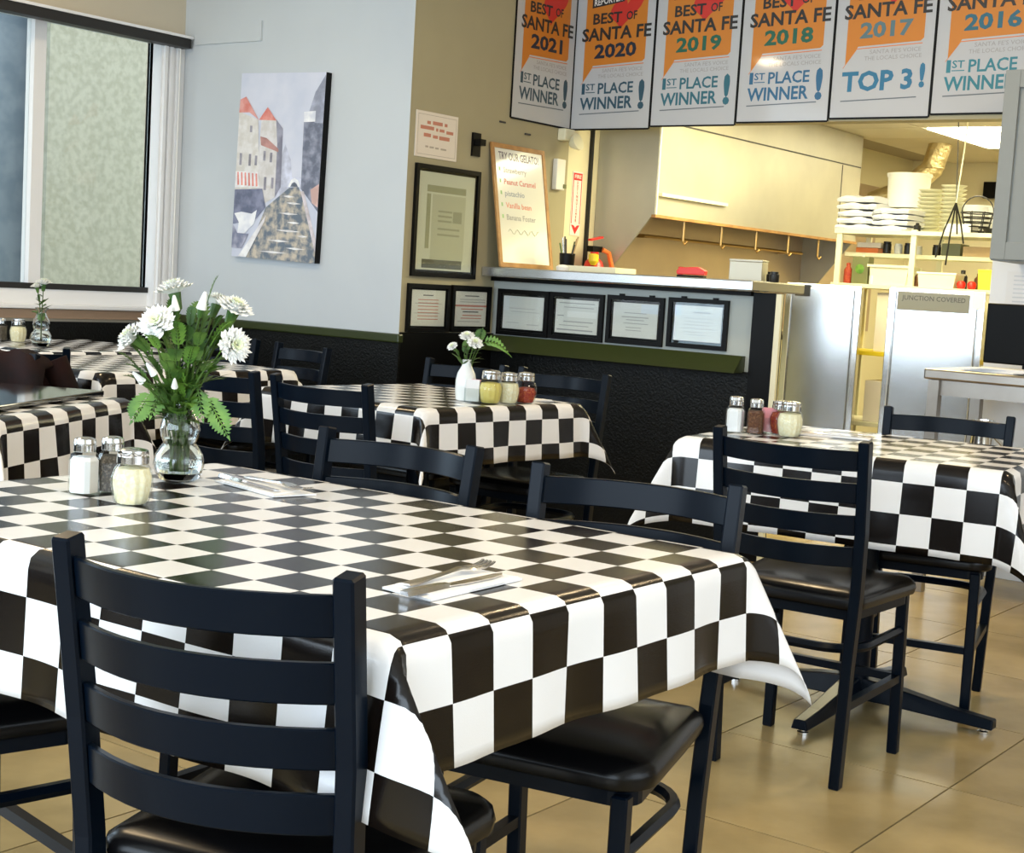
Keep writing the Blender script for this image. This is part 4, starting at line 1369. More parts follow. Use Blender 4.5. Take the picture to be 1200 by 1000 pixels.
def banner(label, loc, rz, w, year, ycol, wcol, tagline=('1ST PLACE', 'WINNER!'), H=0.80):
    t = thing('award_banner', label, 'banner', loc, rz, 'award banners over the kitchen pass')
    MB().box(0.003, w - 0.003, -0.006, -0.002, 0, H).build('sheet', M['banner'], t)
    mb = MB()
    mb.box(0, 0.006, -0.008, -0.002, 0, H).box(w - 0.006, w, -0.008, -0.002, 0, H).box(0.006, w - 0.006, -0.008, -0.002, -0.004, 0.004).box(0.006, w - 0.006, -0.008, -0.002, H - 0.006, H)
    mb.build('edge_binding', M['black_flat'], t)
    X = lambda u: u * w
    y = -0.0066
    # speech bubble
    mb = MB()
    flat(mb, [(X(0.13), 0.235), (X(0.25), 0.318), (X(0.86), 0.332), (X(0.89), 0.345), (X(0.89), 0.672), (X(0.86), 0.69), (X(0.13), 0.665)], y)
    flat_build(mb, 'speech_bubble', ink(0.62, 0.215, 0.02), t)
    mb = MB()
    for p0, p1 in [((X(0.11), 0.222), (X(0.24), 0.306)), ((X(0.24), 0.306), (X(0.88), 0.320))]:
        flat(mb, [p0, p1, (p1[0], p1[1] + 0.004), (p0[0], p0[1] + 0.004)], y - 0.0003)
    flat_build(mb, 'bubble_outline', ink(0.75, 0.22, 0.04), t)
    # heart
    hp = []
    for i in range(28):
        a = 2 * PI * i / 28
        hx = 16 * math.sin(a) ** 3 / 17.0
        hz = (13 * math.cos(a) - 5 * math.cos(2 * a) - 2 * math.cos(3 * a) - math.cos(4 * a)) / 17.0
        hp.append((X(0.62) + hx * w * 0.21 + 0.06 * w * hz, 0.585 + hz * w * 0.20 + 0.02 * hx))
    mb = MB()
    flat(mb, hp, y - 0.0004)
    flat_build(mb, 'heart', ink(0.62, 0.03, 0.02), t)
    # masthead label
    mb = MB()
    flat(mb, [(X(0.20), 0.605), (X(0.60), 0.630), (X(0.60), 0.678), (X(0.20), 0.653)], y - 0.0006)
    flat_build(mb, 'masthead', ink(0.02, 0.02, 0.02), t)
    mb = MB()
    add_text(mb, 'REPORTER', X(0.40), 0.626, 0.030, y - 0.001, width=w * 0.35, bold=0.02, slope=0.12)
    flat_build(mb, 'masthead_lettering', ink(0.82, 0.82, 0.8), t)
    mb = MB()
    add_text(mb, 'BEST', X(0.40), 0.528, 0.050, y - 0.0008, width=w * 0.36, bold=0.025, slope=0.03)
    add_text(mb, 'OF', X(0.70), 0.540, 0.040, y - 0.0008, width=w * 0.13, bold=0.02, slope=0.03)
    add_text(mb, 'SANTA FE', X(0.52), 0.448, 0.060, y - 0.0008, width=w * 0.86, bold=0.028, slope=0.03)
    flat_build(mb, 'title_lettering', ink(0.025, 0.02, 0.02), t)
    mb = MB()
    add_text(mb, year, X(0.52), 0.360, 0.064, y - 0.0008, width=w * 0.52, bold=0.035, slope=0.03)
    flat_build(mb, 'year', ink(*ycol), t)
    mb = MB()
    add_text(mb, "SANTA FE'S VOICE", X(0.62), 0.286, 0.018, y, width=w * 0.5, bold=0.0, slope=0.02)
    add_text(mb, 'THE LOCALS CHOICE', X(0.60), 0.258, 0.018, y, width=w * 0.56, bold=0.0, slope=0.02)
    flat_build(mb, 'small_print', ink(0.34, 0.34, 0.35), t)
    mb = MB()
    if tagline[0] == 'TOP 3':
        add_text(mb, 'TOP 3', X(0.46), 0.125, 0.082, y, width=w * 0.70, bold=0.035, slope=0.02)
        add_text(mb, '!', X(0.90), 0.135, 0.095, y, width=w * 0.055, bold=0.04)
    else:
        add_text(mb, '1', X(0.145), 0.178, 0.052, y, width=w * 0.04, bold=0.02)
        add_text(mb, 'ST', X(0.235), 0.197, 0.031, y, width=w * 0.115, bold=0.015)
        mb.box(X(0.175), X(0.295), y, y + 0.0004, 0.183, 0.187)
        add_text(mb, 'PLACE', X(0.55), 0.180, 0.052, y, width=w * 0.44, bold=0.02, slope=0.02)
        add_text(mb, 'WINNER', X(0.44), 0.103, 0.058, y, width=w * 0.66, bold=0.025, slope=0.02)
        add_text(mb, '!', X(0.875), 0.106, 0.128, y, width=w * 0.075, bold=0.04)
    flat_build(mb, 'award_lettering', ink(*wcol), t)
    mb = MB()
    flat(mb, [(X(0.11), 0.074), (X(0.86), 0.086), (X(0.86), 0.091), (X(0.11), 0.079)], y)
    flat_build(mb, 'underline', ink(0.12, 0.15, 0.18), t)
    return t


BY = YS - 0.001
banner('award banner for 2021 hanging on the side wall, leftmost of the row', (XO + 0.001, 5.885, 1.945), yz, 0.515, '2021', NAVY, (0.03, 0.07, 0.10))
bw = 0.4775
for i, (yr, yc_, wc, lab, tl) in enumerate([
        ('2020', NAVY, (0.02, 0.08, 0.13), 'award banner for 2020 in the corner of the pass', ('1ST PLACE', 'WINNER!')),
        ('2019', GREEN, (0.02, 0.14, 0.20), 'award banner with green year 2019, second on the pass front', ('1ST PLACE', 'WINNER!')),
        ('2018', GREEN, (0.02, 0.13, 0.27), 'award banner of year 2018 just left of the TOP 3 banner', ('1ST PLACE', 'WINNER!')),
        ('2017', GREY, (0.02, 0.17, 0.32), 'award banner for 2017 reading TOP 3 over the kitchen pass', ('TOP 3',)),
        ('2016', TEAL, (0.02, 0.21, 0.28), 'award banner for 2016 partly behind the grey cabinet', ('1ST PLACE', 'WINNER!'))]):
    banner(lab, (XO + 0.003 + i * bw, BY, 1.944 + 0.011 * i), 0, bw, yr, yc_, wc, tl)

# ================================================================== LEDGE THINGS
t = thing('utensil_cup', 'dark cup of pens and utensils on the ledge beside the whiteboard', 'cup', (-4.23, 6.14, LZ))
MB().lathe([(0.035, 0), (0.040, 0.09), (0.036, 0.09), (0.032, 0.006), (0.0, 0.006)], 16).build('cup', M['black_flat'], t, smooth=True)
rr = random.Random(2)
for i in range(9):
    a = rr.uniform(0, 6.28)
    d = rr.uniform(0.02, 0.055)
    MB().tube([(0.01 * math.cos(a), 0.01 * math.sin(a), 0.01), (d * math.cos(a), d * math.sin(a), rr.uniform(0.13, 0.19))], 0.004, 6).build('utensil', [M['dark_grey'], M['cardboard'], M['steel'], M['leaf']][i % 4], t)
o = MB().lathe([(0.03, 0.0), (0.034, 0.02), (0.02, 0.03), (0.0, 0.032)], 16).build('crumpled_napkin', M['napkin'], None, smooth=True)
o.location = (-4.17, 6.02, LZ)
tag(o, 'small white crumpled napkin at the foot of the utensil cup', 'napkin')
# fire extinguisher on the kitchen wall with its sign
t = thing('fire_extinguisher', 'red fire extinguisher with an orange hose on the kitchen wall', 'extinguisher', (XO + 0.10, 6.56, 0.86))
MB().lathe([(0.055, 0.0), (0.062, 0.02), (0.062, 0.36), (0.045, 0.42), (0.022, 0.44), (0.022, 0.47)], 20).build('cylinder', M['red'], t, smooth=True)
MB().box(-0.02, 0.02, -0.045, 0.045, 0.47, 0.50).build('valve', M['black_flat'], t)
MB().bar([(0, -0.05, 0.53), (0, 0.06, 0.55)], 0.022, 0.01, (0, 0, 1)).build('handle', M['red'], t)
MB().tube([(0.02, 0.04, 0.485), (0.03, 0.09, 0.47), (0.04, 0.12, 0.38), (0.04, 0.11, 0.25), (0.04, 0.09, 0.12)], 0.013, 8).build('hose', M['orange_hose'], t, smooth=True)
MB().lathe([(0.012, 0.40), (0.026, 0.42), (0.026, 0.455), (0.012, 0.46)], 12, 0.03, -0.05).build('gauge_tag', M['yellow'], t)
MB().box(-0.099, -0.06, -0.03, 0.03, 0.1, 0.35).build('bracket', M['red'], t)
t = thing('extinguisher_sign', 'tall white and red fire extinguisher sign with an arrow on the kitchen wall', 'sign', (XO, 6.46, 1.41), yz)
MB().box(0, 0.09, -0.004, -0.001, 0, 0.33).build('plate', M['white_plastic'], t)
mb = MB()
flat(mb, [(0.005, 0.055), (0.045, 0.006), (0.085, 0.055), (0.06, 0.052), (0.045, 0.04), (0.03, 0.052)], -0.0046)
mb.box(0.005, 0.085, -0.0046, -0.004, 0.285, 0.322)
mb.box(0.005, 0.011, -0.0046, -0.004, 0.06, 0.285)
mb.box(0.079, 0.085, -0.0046, -0.004, 0.06, 0.285)
flat_build(mb, 'red_arrow', M['red'], t)
mb = MB()
add_text(mb, 'FIRE', 0.045, 0.295, 0.018, -0.005, width=0.06, bold=0.03)
flat_build(mb, 'white_lettering', M['white_plastic'], t)
mb = MB()
for i, ch_ in enumerate('EXTINGUISHER'):
    add_text(mb, ch_, 0.045, 0.266 - i * 0.0178, 0.0135, -0.005, bold=0.03)
flat_build(mb, 'lettering', ink(0.55, 0.03, 0.02), t)
t = thing('thermostat_box', 'white wall box with a small dial on the kitchen wall near the whiteboard', 'wall box', (XO, 6.275, 1.63), yz)
MB().box(0, 0.075, -0.03, -0.001, 0, 0.155).build('case', M['white_plastic'], t, bevel=0.004)
MB().box(0.06, 0.085, -0.035, -0.03, 0.01, 0.03).build('dial', M['olive_box'], t)
t = thing('emergency_light', 'cream wall lamp with a round head above the white wall box', 'wall lamp', (XO, 6.30, 1.84), yz)
MB().box(0, 0.09, -0.05, -0.001, 0.04, 0.10).build('base', M['cream_plastic'], t, bevel=0.006)
o = MB().lathe([(0.015, 0.0), (0.042, 0.035), (0.045, 0.05), (0.0, 0.052)], 20).build('lamp_head', M['cream_plastic'], t, smooth=True)
o.location = (0.045, -0.055, 0.02)
o.rotation_euler = (R(70), 0, 0)
t = thing('tray', 'flat grey tray with a cream rim on the ledge', 'tray', (-4.02, 6.13, LZ), R(3))
MB().box(-0.13, 0.13, -0.09, 0.09, 0.0, 0.004).build('bottom', M['dark_grey'], t)
mb = MB().box(-0.14, 0.14, -0.10, -0.09, 0, 0.030).box(-0.14, 0.14, 0.09, 0.10, 0, 0.030).box(-0.14, -0.13, -0.09, 0.09, 0, 0.03).box(0.13, 0.14, -0.09, 0.09, 0, 0.03)
mb.build('rim', M['cream_plastic'], t)
t = thing('stapler', 'red stapler lying on the counter ledge', 'stapler', (-3.45, 6.03, LZ), R(8))
MB().box(-0.07, 0.06, -0.02, 0.02, 0, 0.012).build('base', M['black_flat'], t)
MB().prism_y([(-0.072, 0.014), (0.064, 0.014), (0.066, 0.035), (0.03, 0.052), (-0.06, 0.046), (-0.075, 0.03)], -0.019, 0.019).build('arm', M['red'], t, bevel=0.004)
MB().lathe([(0.012, 0.0), (0.012, 0.044)], 12).build('hinge', M['red'], t).location = (-0.06, 0, 0.005)
t = thing('card_box', 'small grey metal box near the right end of the ledge', 'box', (-3.16, 6.02, LZ), R(12))
MB().box(-0.075, 0.075, -0.05, 0.05, 0, 0.085).build('case', M['steel_hood'], t, bevel=0.003)
MB().box(-0.077, 0.077, -0.052, 0.052, 0.085, 0.095).build('lid', M['steel_hood'], t, bevel=0.002)
for i, (x, y, lab) in enumerate([(-3.06, 6.05, 'dark small jar at the right end of the ledge, left one'), (-3.01, 5.98, 'dark small jar at the right end of the ledge, right one')]):
    o = MB().lathe([(0.02, 0), (0.022, 0.004), (0.022, 0.034), (0.018, 0.036), (0.018, 0.046), (0.0, 0.047)], 14).build('small_jar', M['pan'], None, smooth=True)
    o.location = (x, y, LZ)
    tag(o, lab, 'jar', 'small jars on the ledge')

# ================================================================== KITCHEN
# exhaust hood
XH = -4.078
t = thing('exhaust_hood', 'big stainless exhaust hood along the kitchen wall', 'range hood', (0, 0, 0))
MB().prism_x([(6.69, 1.54), (9.22, 1.54), (9.22, KZ - 0.001), (6.69, KZ - 0.001)], XH - 0.012, XH).build('front_panel', M['steel_hood'], t)
for yy in (6.69, 9.208):
    MB().prism_y([(XO + 0.002, 1.17), (XO + 0.06, 1.17), (XH - 0.012, 1.54), (XH - 0.012, KZ - 0.001), (XO + 0.002, KZ - 0.001)], yy, yy + 0.012).build('side_panel', M['steel_hood'], t)
MB().box(XH, XH + 0.004, 6.70, 9.21, 2.015, 2.022).build('seam', M['dark_grey'], t)
MB().box(XH, XH + 0.003, 8.93, 8.936, 1.55, 2.01).build('seam', M['dark_grey'], t)
MB().box(XH, XH + 0.022, 6.72, 7.43, 1.636, 1.654).build('light_strip', M['cream_plastic'], t)
MB().box(XH, XH + 0.006, 6.695, 6.705, 1.54, KZ - 0.001).build('corner_bead', M['white_plastic'], t)
MB().box(XH - 0.02, XH + 0.008, 6.69, 9.22, 1.525, 1.54).build('lower_lip', M['oak'], t)
MB().box(XO + 0.002, XH - 0.012, 6.702, 9.208, 2.0, 2.02).build('filter_bank', M['dark_grey'], t)
o = MB().box(XO + 0.0005, XO + 0.0018, 6.75, 10.4, 0.94, 1.99).build('backsplash', mat('warm_steel', (0.62, 0.50, 0.38), 0.35, 0.7, noise=(2, (0.52, 0.42, 0.33), 0.35, 0.65)))
tag(o, 'warm brown steel backsplash under the exhaust hood', 'backsplash')
o = MB().box(XO + 0.001, XO + 0.02, 6.60, 6.615, 1.2, 2.2).build('wall_strip', M['pan'])
tag(o, 'thin dark vertical strip on the kitchen wall left of the hood', 'strip')
t = thing('pot_rail', 'brass pot rail with hooks under the exhaust hood', 'rail', (0, 0, 0))
brass = mat('brass', (0.55, 0.36, 0.14), 0.35, 0.9)
MB().tube([(XO + 0.15, 6.95, 1.44), (XO + 0.15, 8.9, 1.44)], 0.009, 8).build('bar', brass, t)
for i in range(5):
    y = 7.05 + i * 0.42
    MB().tube([(XH - 0.03, y, 1.53), (XH - 0.03, y, 1.42), (XH - 0.025, y + 0.012, 1.405), (XH - 0.015, y + 0.02, 1.42)], 0.007, 6).build('hook', brass, t)
for y in (7.0, 8.85):
    MB().box(XO + 0.006, XO + 0.15, y - 0.01, y + 0.01, 1.43, 1.45).build('bracket', brass, t)
# cook line (range) below the hood: seen only over the ledge
t = thing('cooking_range', 'steel cooking range under the exhaust hood', 'range', (0, 0, 0))
MB().box(XO + 0.01, XH + 0.05, 6.9, 9.1, 0.12, 0.90).build('body', M['steel'], t)
MB().box(XO + 0.01, XH + 0.06, 6.9, 9.1, 0.90, 0.93).build('cooktop', M['pan'], t)
for y in (6.95, 9.05):
    for x in (XO + 0.05, XH):
        MB().lathe([(0.02, 0), (0.02, 0.12)], 8, x, y).build('leg', M['pan'], t)

# refrigerators
def fridge(label, x0, x1, y0, y1, z1, rz=0.0, band=False):
    t = thing('refrigerator', label, 'refrigerator', ((x0 + x1) / 2, y0, 0), rz, 'stainless refrigerators')
    w = x1 - x0
    MB().box(-w / 2, w / 2, 0.02, y1 - y0, 0.10, z1).build('body', M['steel'], t, bevel=0.004)
    d = MB().box(-w / 2 + 0.035, w / 2 - 0.035, -0.012, 0.018, 0.14, z1 - 0.02).build('door', M['steel'], t, bevel=0.006)
    hx = (w / 2 - 0.012)
    MB().box(-w / 2, -w / 2 + 0.03, -0.02, 0.02, 0.12, z1 - 0.005).build('edge_rail', M['chrome'], t, bevel=0.003)
    MB().box(w / 2 - 0.03, w / 2, -0.02, 0.02, 0.12, z1 - 0.005).build('edge_rail', M['chrome'], t, bevel=0.003)
    for s in (-1, 1):
        for yy in (0.06, y1 - y0 - 0.06):
            MB().lathe([(0.02, 0), (0.02, 0.10)], 8, s * (w / 2 - 0.05), yy).build('foot', M['pan'], t)
    if band:
        MB().box(-w / 2 + 0.045, w / 2 - 0.075, -0.016, -0.0125, z1 - 0.115, z1 - 0.022).build('label_strip', M['dark_grey_strip'], t)
        mb = MB()
        add_text(mb, 'JUNCTION COVERED', -0.015, z1 - 0.062, 0.024, -0.0168, width=w * 0.66, bold=0.01)
        flat_build(mb, 'strip_lettering', ink(0.05, 0.05, 0.055), t)
        MB().box(w / 2 - 0.065, w / 2 - 0.005, -0.024, -0.0205, z1 - 0.09, z1 - 0.005).build('white_note', M['paper'], t)
    else:
        MB().box(-w / 2 + 0.05, -w / 2 + 0.13, -0.04, -0.0125, z1 - 0.07, z1 - 0.01).build('hinge_block', M['pan'], t)
    return t


fridge('stainless refrigerator just right of the counter end', -3.675, -3.275, 7.50, 8.00, 1.236, rz=R(22))
fridge('stainless refrigerator with a lettered grey strip, right of the narrow shelf gap', -3.085, -2.605, 7.50, 8.00, 1.240, rz=R(17), band=True)

# storage rack behind the refrigerators
RX0, RX1, RY0, RY1 = -3.74, -2.74, 8.16, 8.60
t = thing('storage_rack', 'cream metal storage rack crowded with kitchen ware', 'rack', (0, 0, 0))
for x in (RX0 + 0.03, -3.26, RX1 - 0.03):
    for y in (RY0, RY1 - 0.02):
        MB().box(x - 0.016, x + 0.016, y, y + 0.02, 0, 1.575).build('post', M['cream_plastic'], t)
for z, m_ in ((0.45, 'cream_plastic'), (0.86, 'yellow'), (1.245, 'cream_plastic'), (1.43, 'cream_plastic'), (1.555, 'cream_plastic')):
    y0 = RY0 - 0.01 if z != 1.43 else RY0 + 0.16
    MB().box(RX0, RX1, y0, RY1, z - 0.012, z + 0.012).build('shelf', M[m_], t, bevel=0.002)


# linens on the top shelf
def linen(label, x, y, z, w, d, h, seed, m='linen'):
    rr = random.Random(seed)
    n = 14
    rings = []
    for i in range(n):
        u = -1 + 2 * i / (n - 1)
        top = h * (0.92 + 0.16 * math.sin(u * 5 + seed)) * (1 - 0.25 * abs(u) ** 4)
        o0 = rr.uniform(-0.008, 0.008)
        ring = [(u * w / 2, -d / 2 + o0, 0.0), (u * w / 2, d / 2, 0.0), (u * w / 2, d / 2, top), (u * w / 2, 0, top + 0.004), (u * w / 2, -d / 2 + o0, top * 0.85), (u * w / 2, -d / 2 - 0.012 + o0, top * 0.45)]
        rings.append(ring)
    o = MB().loft(rings).build('folded_towel', M[m], None, smooth=True)
    o.location = (x, y, z)
    tag(o, label, 'towel', 'folded white towels')
    return o


SH = 1.567
pos = ['bottom', 'second', 'third', 'fourth', 'top']
for i in range(5):
    linen('folded white towel, %s of the left stack on the rack' % pos[i], -3.655 + 0.008 * (i % 2), 8.36, SH + i * 0.041, 0.24 - 0.012 * (i % 3), 0.26, 0.040, i)
for i in range(4):
    linen('folded white towel, %s of the right stack on the rack' % ('bottom', 'second', 'third', 'top')[i], -3.415 + 0.006 * (i % 2), 8.30, SH + i * 0.033, 0.215, 0.26, 0.032, 20 + i)
# round tubs / plate stacks behind
def tub(label, x, y, z, r_, h, m='white_plastic', lid=True):
    t = thing('food_tub', label, 'tub', (x, y, z), 0, 'white food tubs')
    MB().lathe([(r_ * 0.93, 0), (r_, h * 0.9), (r_ * 0.97, h * 0.9), (r_ * 0.9, 0.006), (0, 0.006)], 24).build('body', M[m], t, smooth=True)
    if lid:
        MB().lathe([(r_ * 1.04, h * 0.9), (r_ * 1.05, h), (r_ * 0.9, h), (r_ * 0.88, h * 0.97), (0, h * 0.97)], 24).build('lid', M[m], t, smooth=True)
    return t


tub('tall white round tub with lid highest on the rack', -3.455, 8.56 - 0.05, SH + 0.150, 0.125, 0.20)
o = MB().box(-0.14, 0.14, -0.07, 0.07, 0, 0.147).build('carton', M['cream_plastic'], None, bevel=0.004)
o.location = (-3.46, 8.51, SH)
tag(o, 'cream carton under the tall white tub on the rack', 'box')
for j, (x, y, n, r_, nm) in enumerate([(-3.30, 8.47, 11, 0.075, 'left'), (-3.155, 8.44, 12, 0.072, 'right')]):
    for i in range(n):
        o = MB().lathe([(r_ * 0.6, 0), (r_, 0.020), (r_ * 1.02, 0.022), (r_ * 0.96, 0.022), (r_ * 0.55, 0.005), (0, 0.005)], 20).build('bowl', M['cream_plastic'], None, smooth=True)
        o.location = (x, y, SH + i * 0.0235)
        tag(o, 'cream bowl, %s from the bottom of the %s bowl stack on the rack' % (('first', 'second', 'third', 'fourth', 'fifth', 'sixth', 'seventh', 'eighth', 'ninth', 'tenth', 'eleventh', 'twelfth')[i], nm), 'bowl', '%s bowl stack on the rack' % nm)
tub('low white tub to the right of the bowl stacks', -3.02, 8.48, SH, 0.085, 0.17)
tub('white tub with lid at the right end of the rack', -2.87, 8.48, SH, 0.085, 0.16)
o = MB().box(-0.075, 0.075, -0.06, 0.06, 0, 0.05).build('carton', M['paper'], None, bevel=0.003)
o.location = (-3.03, 8.27, SH)
tag(o, 'small white carton at the front of the rack', 'box')
t = thing('wire_basket', 'dark wire basket and pans heaped on the right of the rack top', 'basket', (-2.95, 8.28, SH), 0)
for i in range(5):
    z = 0.012 + 0.026 * i
    r_ = 0.065 + 0.006 * i
    MB().tube([(r_ * math.cos(a), r_ * math.sin(a), z) for a in [2 * PI * q / 16 for q in range(17)]], 0.004, 5, cap=False).build('ring', M['pan'], t)
for i in range(8):
    a = i * PI / 4
    MB().tube([(0.065 * math.cos(a), 0.065 * math.sin(a), 0.006), (0.09 * math.cos(a), 0.09 * math.sin(a), 0.122)], 0.003, 5).build('wire', M['pan'], t)
MB().tube([(0.09 * math.cos(a), 0, 0.12 + 0.09 * math.sin(a)) for a in [PI * q / 12 for q in range(13)]], 0.0035, 5).build('handle', M['pan'], t)
t = thing('frying_pan', 'dark pan lying at the right end of the rack top', 'pan', (-2.83, 8.24, SH), R(20))
MB().lathe([(0.05, 0), (0.066, 0.028), (0.062, 0.028), (0.048, 0.005), (0, 0.005)], 20).build('bowl', M['pan'], t, smooth=True)
MB().bar([(0.06, 0, 0.022), (0.14, 0, 0.03)], 0.016, 0.007, (0, 0, 1)).build('handle', M['pan'], t)
o = MB().lathe([(0.035, 0), (0.045, 0.05), (0.04, 0.055), (0.0, 0.056)], 16).build('dark_pot', M['pan'], None, smooth=True)
o.location = (-2.80, 8.44, SH)
tag(o, 'small dark pot at the far right of the rack top', 'pot')
# middle shelf (1.43) small things and lower shelf (1.245)
rr = random.Random(8)
names = [('cereal_box', 'olive'), ]
def boxthing(name, label, cat, x, y, z, w, d, h, m, bev=0.003):
    o = MB().box(-w / 2, w / 2, -d / 2, d / 2, 0, h).build(name, M[m], None, bevel=bev)
    o.location = (x, y, z)
    return tag(o, label, cat)
S1 = 1.2575
t = thing('oil_tin', 'tall olive green tin on the left of the lower rack shelf', 'tin', (-3.585, 8.24, S1), 0)
MB().box(-0.05, 0.05, -0.04, 0.04, 0, 0.155).build('can', M['olive_box'], t, bevel=0.004)
MB().lathe([(0.012, 0.155), (0.012, 0.165), (0, 0.166)], 10).build('cap', M['cream_plastic'], t)
MB().lathe([(0.0, 0), (0.02, 0.0), (0.028, 0.001), (0.02, 0.002), (0.0, 0.002)], 16).build('emblem', M['fern'], t).matrix_local = Matrix.Translation((0, -0.0415, 0.085)) @ Matrix.Rotation(R(90), 4, 'X')
t = thing('storage_bin', 'cream open plastic bin in the middle of the lower rack shelf', 'bin', (-3.40, 8.28, S1), 0)
MB().prism_y([(-0.105, 0.0), (0.105, 0.0), (0.118, 0.11), (-0.118, 0.11)], -0.10, -0.094).prism_y([(-0.105, 0.0), (0.105, 0.0), (0.118, 0.11), (-0.118, 0.11)], 0.094, 0.10).prism_x([(-0.094, 0), (0.094, 0), (0.094, 0.11), (-0.094, 0.11)], -0.112, -0.104).prism_x([(-0.094, 0), (0.094, 0), (0.094, 0.11), (-0.094, 0.11)], 0.104, 0.112).box(-0.105, 0.105, -0.094, 0.094, 0, 0.006).build('body', M['cream_plastic'], t)
MB().box(-0.128, 0.128, -0.112, -0.10, 0.10, 0.115).build('rim', M['cream_plastic'], t)
t = thing('storage_bin', 'low cream bin on the right of the lower rack shelf', 'bin', (-3.12, 8.26, S1), 0)
MB().prism_y([(-0.10, 0.0), (0.10, 0.0), (0.11, 0.075), (-0.11, 0.075)], -0.07, 0.07).build('body', M['cream_plastic'], t)
MB().box(-0.115, 0.115, -0.075, 0.075, 0.075, 0.085).build('lid', M['white_plastic'], t)
t = thing('yellow_caddy', 'bright yellow box at the right end of the lower rack shelf', 'box', (-2.83, 8.22, S1), 0)
MB().prism_y([(-0.045, 0), (0.045, 0), (0.052, 0.10), (-0.052, 0.10)], -0.04, 0.04).build('body', M['yellow'], t)
MB().box(-0.054, 0.054, -0.042, 0.042, 0.10, 0.112).build('lid', M['yellow'], t, bevel=0.002)
for i, x in enumerate((-2.985, -2.925)):
    o = MB().lathe([(0.018, 0), (0.024, 0.012), (0.026, 0.028), (0.018, 0.042), (0.004, 0.046), (0, 0.044)], 14).build('tomato', M['red'], None, smooth=True)
    o.location = (x, 8.22, S1)
    tag(o, 'small red tomato on the lower rack shelf, %s one' % ('left' if i == 0 else 'right'), 'tomato', 'tomatoes on the rack')
boxthing('recipe_folder', 'orange and cream folders lying at the left of the upper rack shelf', 'folder', -3.62, 8.45, 1.4425, 0.14, 0.18, 0.03, 'orange_hose')
boxthing('cream_folder', 'cream folder lying on the orange folders', 'folder', -3.61, 8.45, 1.4735, 0.15, 0.18, 0.03, 'cream_paper')
for i, (x, h, m_, lab) in enumerate([(-3.50, 0.07, 'pan', 'dark canister leftmost on the upper rack shelf'), (-3.43, 0.06, 'white_plastic', 'white canister left of centre on the upper rack shelf'), (-3.37, 0.065, 'pan', 'dark canister near the middle post of the upper rack shelf'), (-3.31, 0.05, 'white_plastic', 'white canister beside the middle post of the upper rack shelf'),
                                     (-3.20, 0.06, 'pan', 'dark canister right of the middle post on the upper rack shelf')]):
    o = MB().lathe([(0.02, 0), (0.024, 0.004), (0.024, h * 0.8), (0.02, h * 0.85), (0.022, h * 0.86), (0.022, h), (0, h)], 14).build('canister', M[m_], None, smooth=True)
    o.location = (x, 8.37, 1.4425)
    tag(o, lab, 'canister', 'canisters on the rack')
boxthing('carton', 'long tan carton on the right of the upper rack shelf', 'box', -2.90, 8.40, 1.4425, 0.26, 0.16, 0.055, 'cardboard')
boxthing('carton', 'brown carton left of the long tan carton on the rack', 'box', -3.11, 8.42, 1.4425, 0.11, 0.14, 0.07, 'olive_box')
for i, (x, y, z, r_, h, m_, lab) in enumerate([
        (-3.50, 8.20, 1.2575, 0.022, 0.075, 'white_plastic', 'small white bottle between the olive tin and the cream bin'),
        (-3.235, 8.22, 1.2575, 0.022, 0.085, 'brown_spice', 'brown bottle beside the middle post of the lower rack shelf'),
        (-3.03, 8.36, 1.2575, 0.026, 0.110, 'pan', 'dark bottle behind the tomatoes on the lower rack shelf'),
        (-2.94, 8.37, 1.2575, 0.026, 0.095, 'brown_spice', 'brown jar behind the tomatoes on the lower rack shelf'),
        (-2.885, 8.34, 1.2575, 0.024, 0.12, 'cheese', 'cream bottle left of the yellow box on the lower rack shelf'),
        (-3.26, 8.20, 1.567, 0.02, 0.05, 'pan', 'tiny dark jar in front of the bowl stacks on the rack top'),
        (-3.665, 8.22, 1.2575, 0.024, 0.12, 'chili', 'red-brown bottle at the left end of the lower rack shelf')]):
    o = MB().lathe([(r_ * 0.9, 0), (r_, 0.004), (r_, h * 0.65), (r_ * 0.5, h * 0.8), (r_ * 0.5, h * 0.97), (0, h)], 14).build('bottle', M[m_], None, smooth=True)
    o.location = (x, y, z)
    tag(o, lab, 'bottle', 'bottles on the rack')
# things in the gap between the refrigerators
boxthing('carton', 'tall cream carton on the yellow shelf between the refrigerators', 'box', -3.235 - 0.12, 8.30, 0.8725, 0.22, 0.20, 0.34, 'cream_paper')
boxthing('carton', 'pale carton on the bottom shelf between the refrigerators', 'box', -3.40, 8.32, 0.4625, 0.20, 0.22, 0.24, 'cream_paper')
boxthing('carton', 'brown carton under the shelf between the refrigerators', 'box', -3.40, 8.32, 0.0, 0.24, 0.22, 0.30, 'cardboard')
# cord with tongs hanging from the kitchen ceiling
t = thing('hanging_cord', 'cords hanging from the kitchen ceiling with tools at the end', 'cord', (-2.98, 8.02, 0))
MB().tube([(0.03, 0, KZ), (0.02, 0, 2.0), (0.0, 0, 1.72)], 0.004, 5).build('cord', M['cream_plastic'], t)
MB().tube([(-0.03, 0, KZ), (-0.015, 0, 2.0), (0.0, 0, 1.72)], 0.003, 5).build('cord', M['dark_grey'], t)
for dx, z in ((-0.09, 1.42), (-0.03, 1.38), (0.06, 1.5), (0.02, 1.55)):
    MB().tube([(0.0, 0, 1.72), (dx * 0.6, 0, (1.72 + z) / 2), (dx, 0, z)], 0.005, 5).build('tool', M['pan'], t)
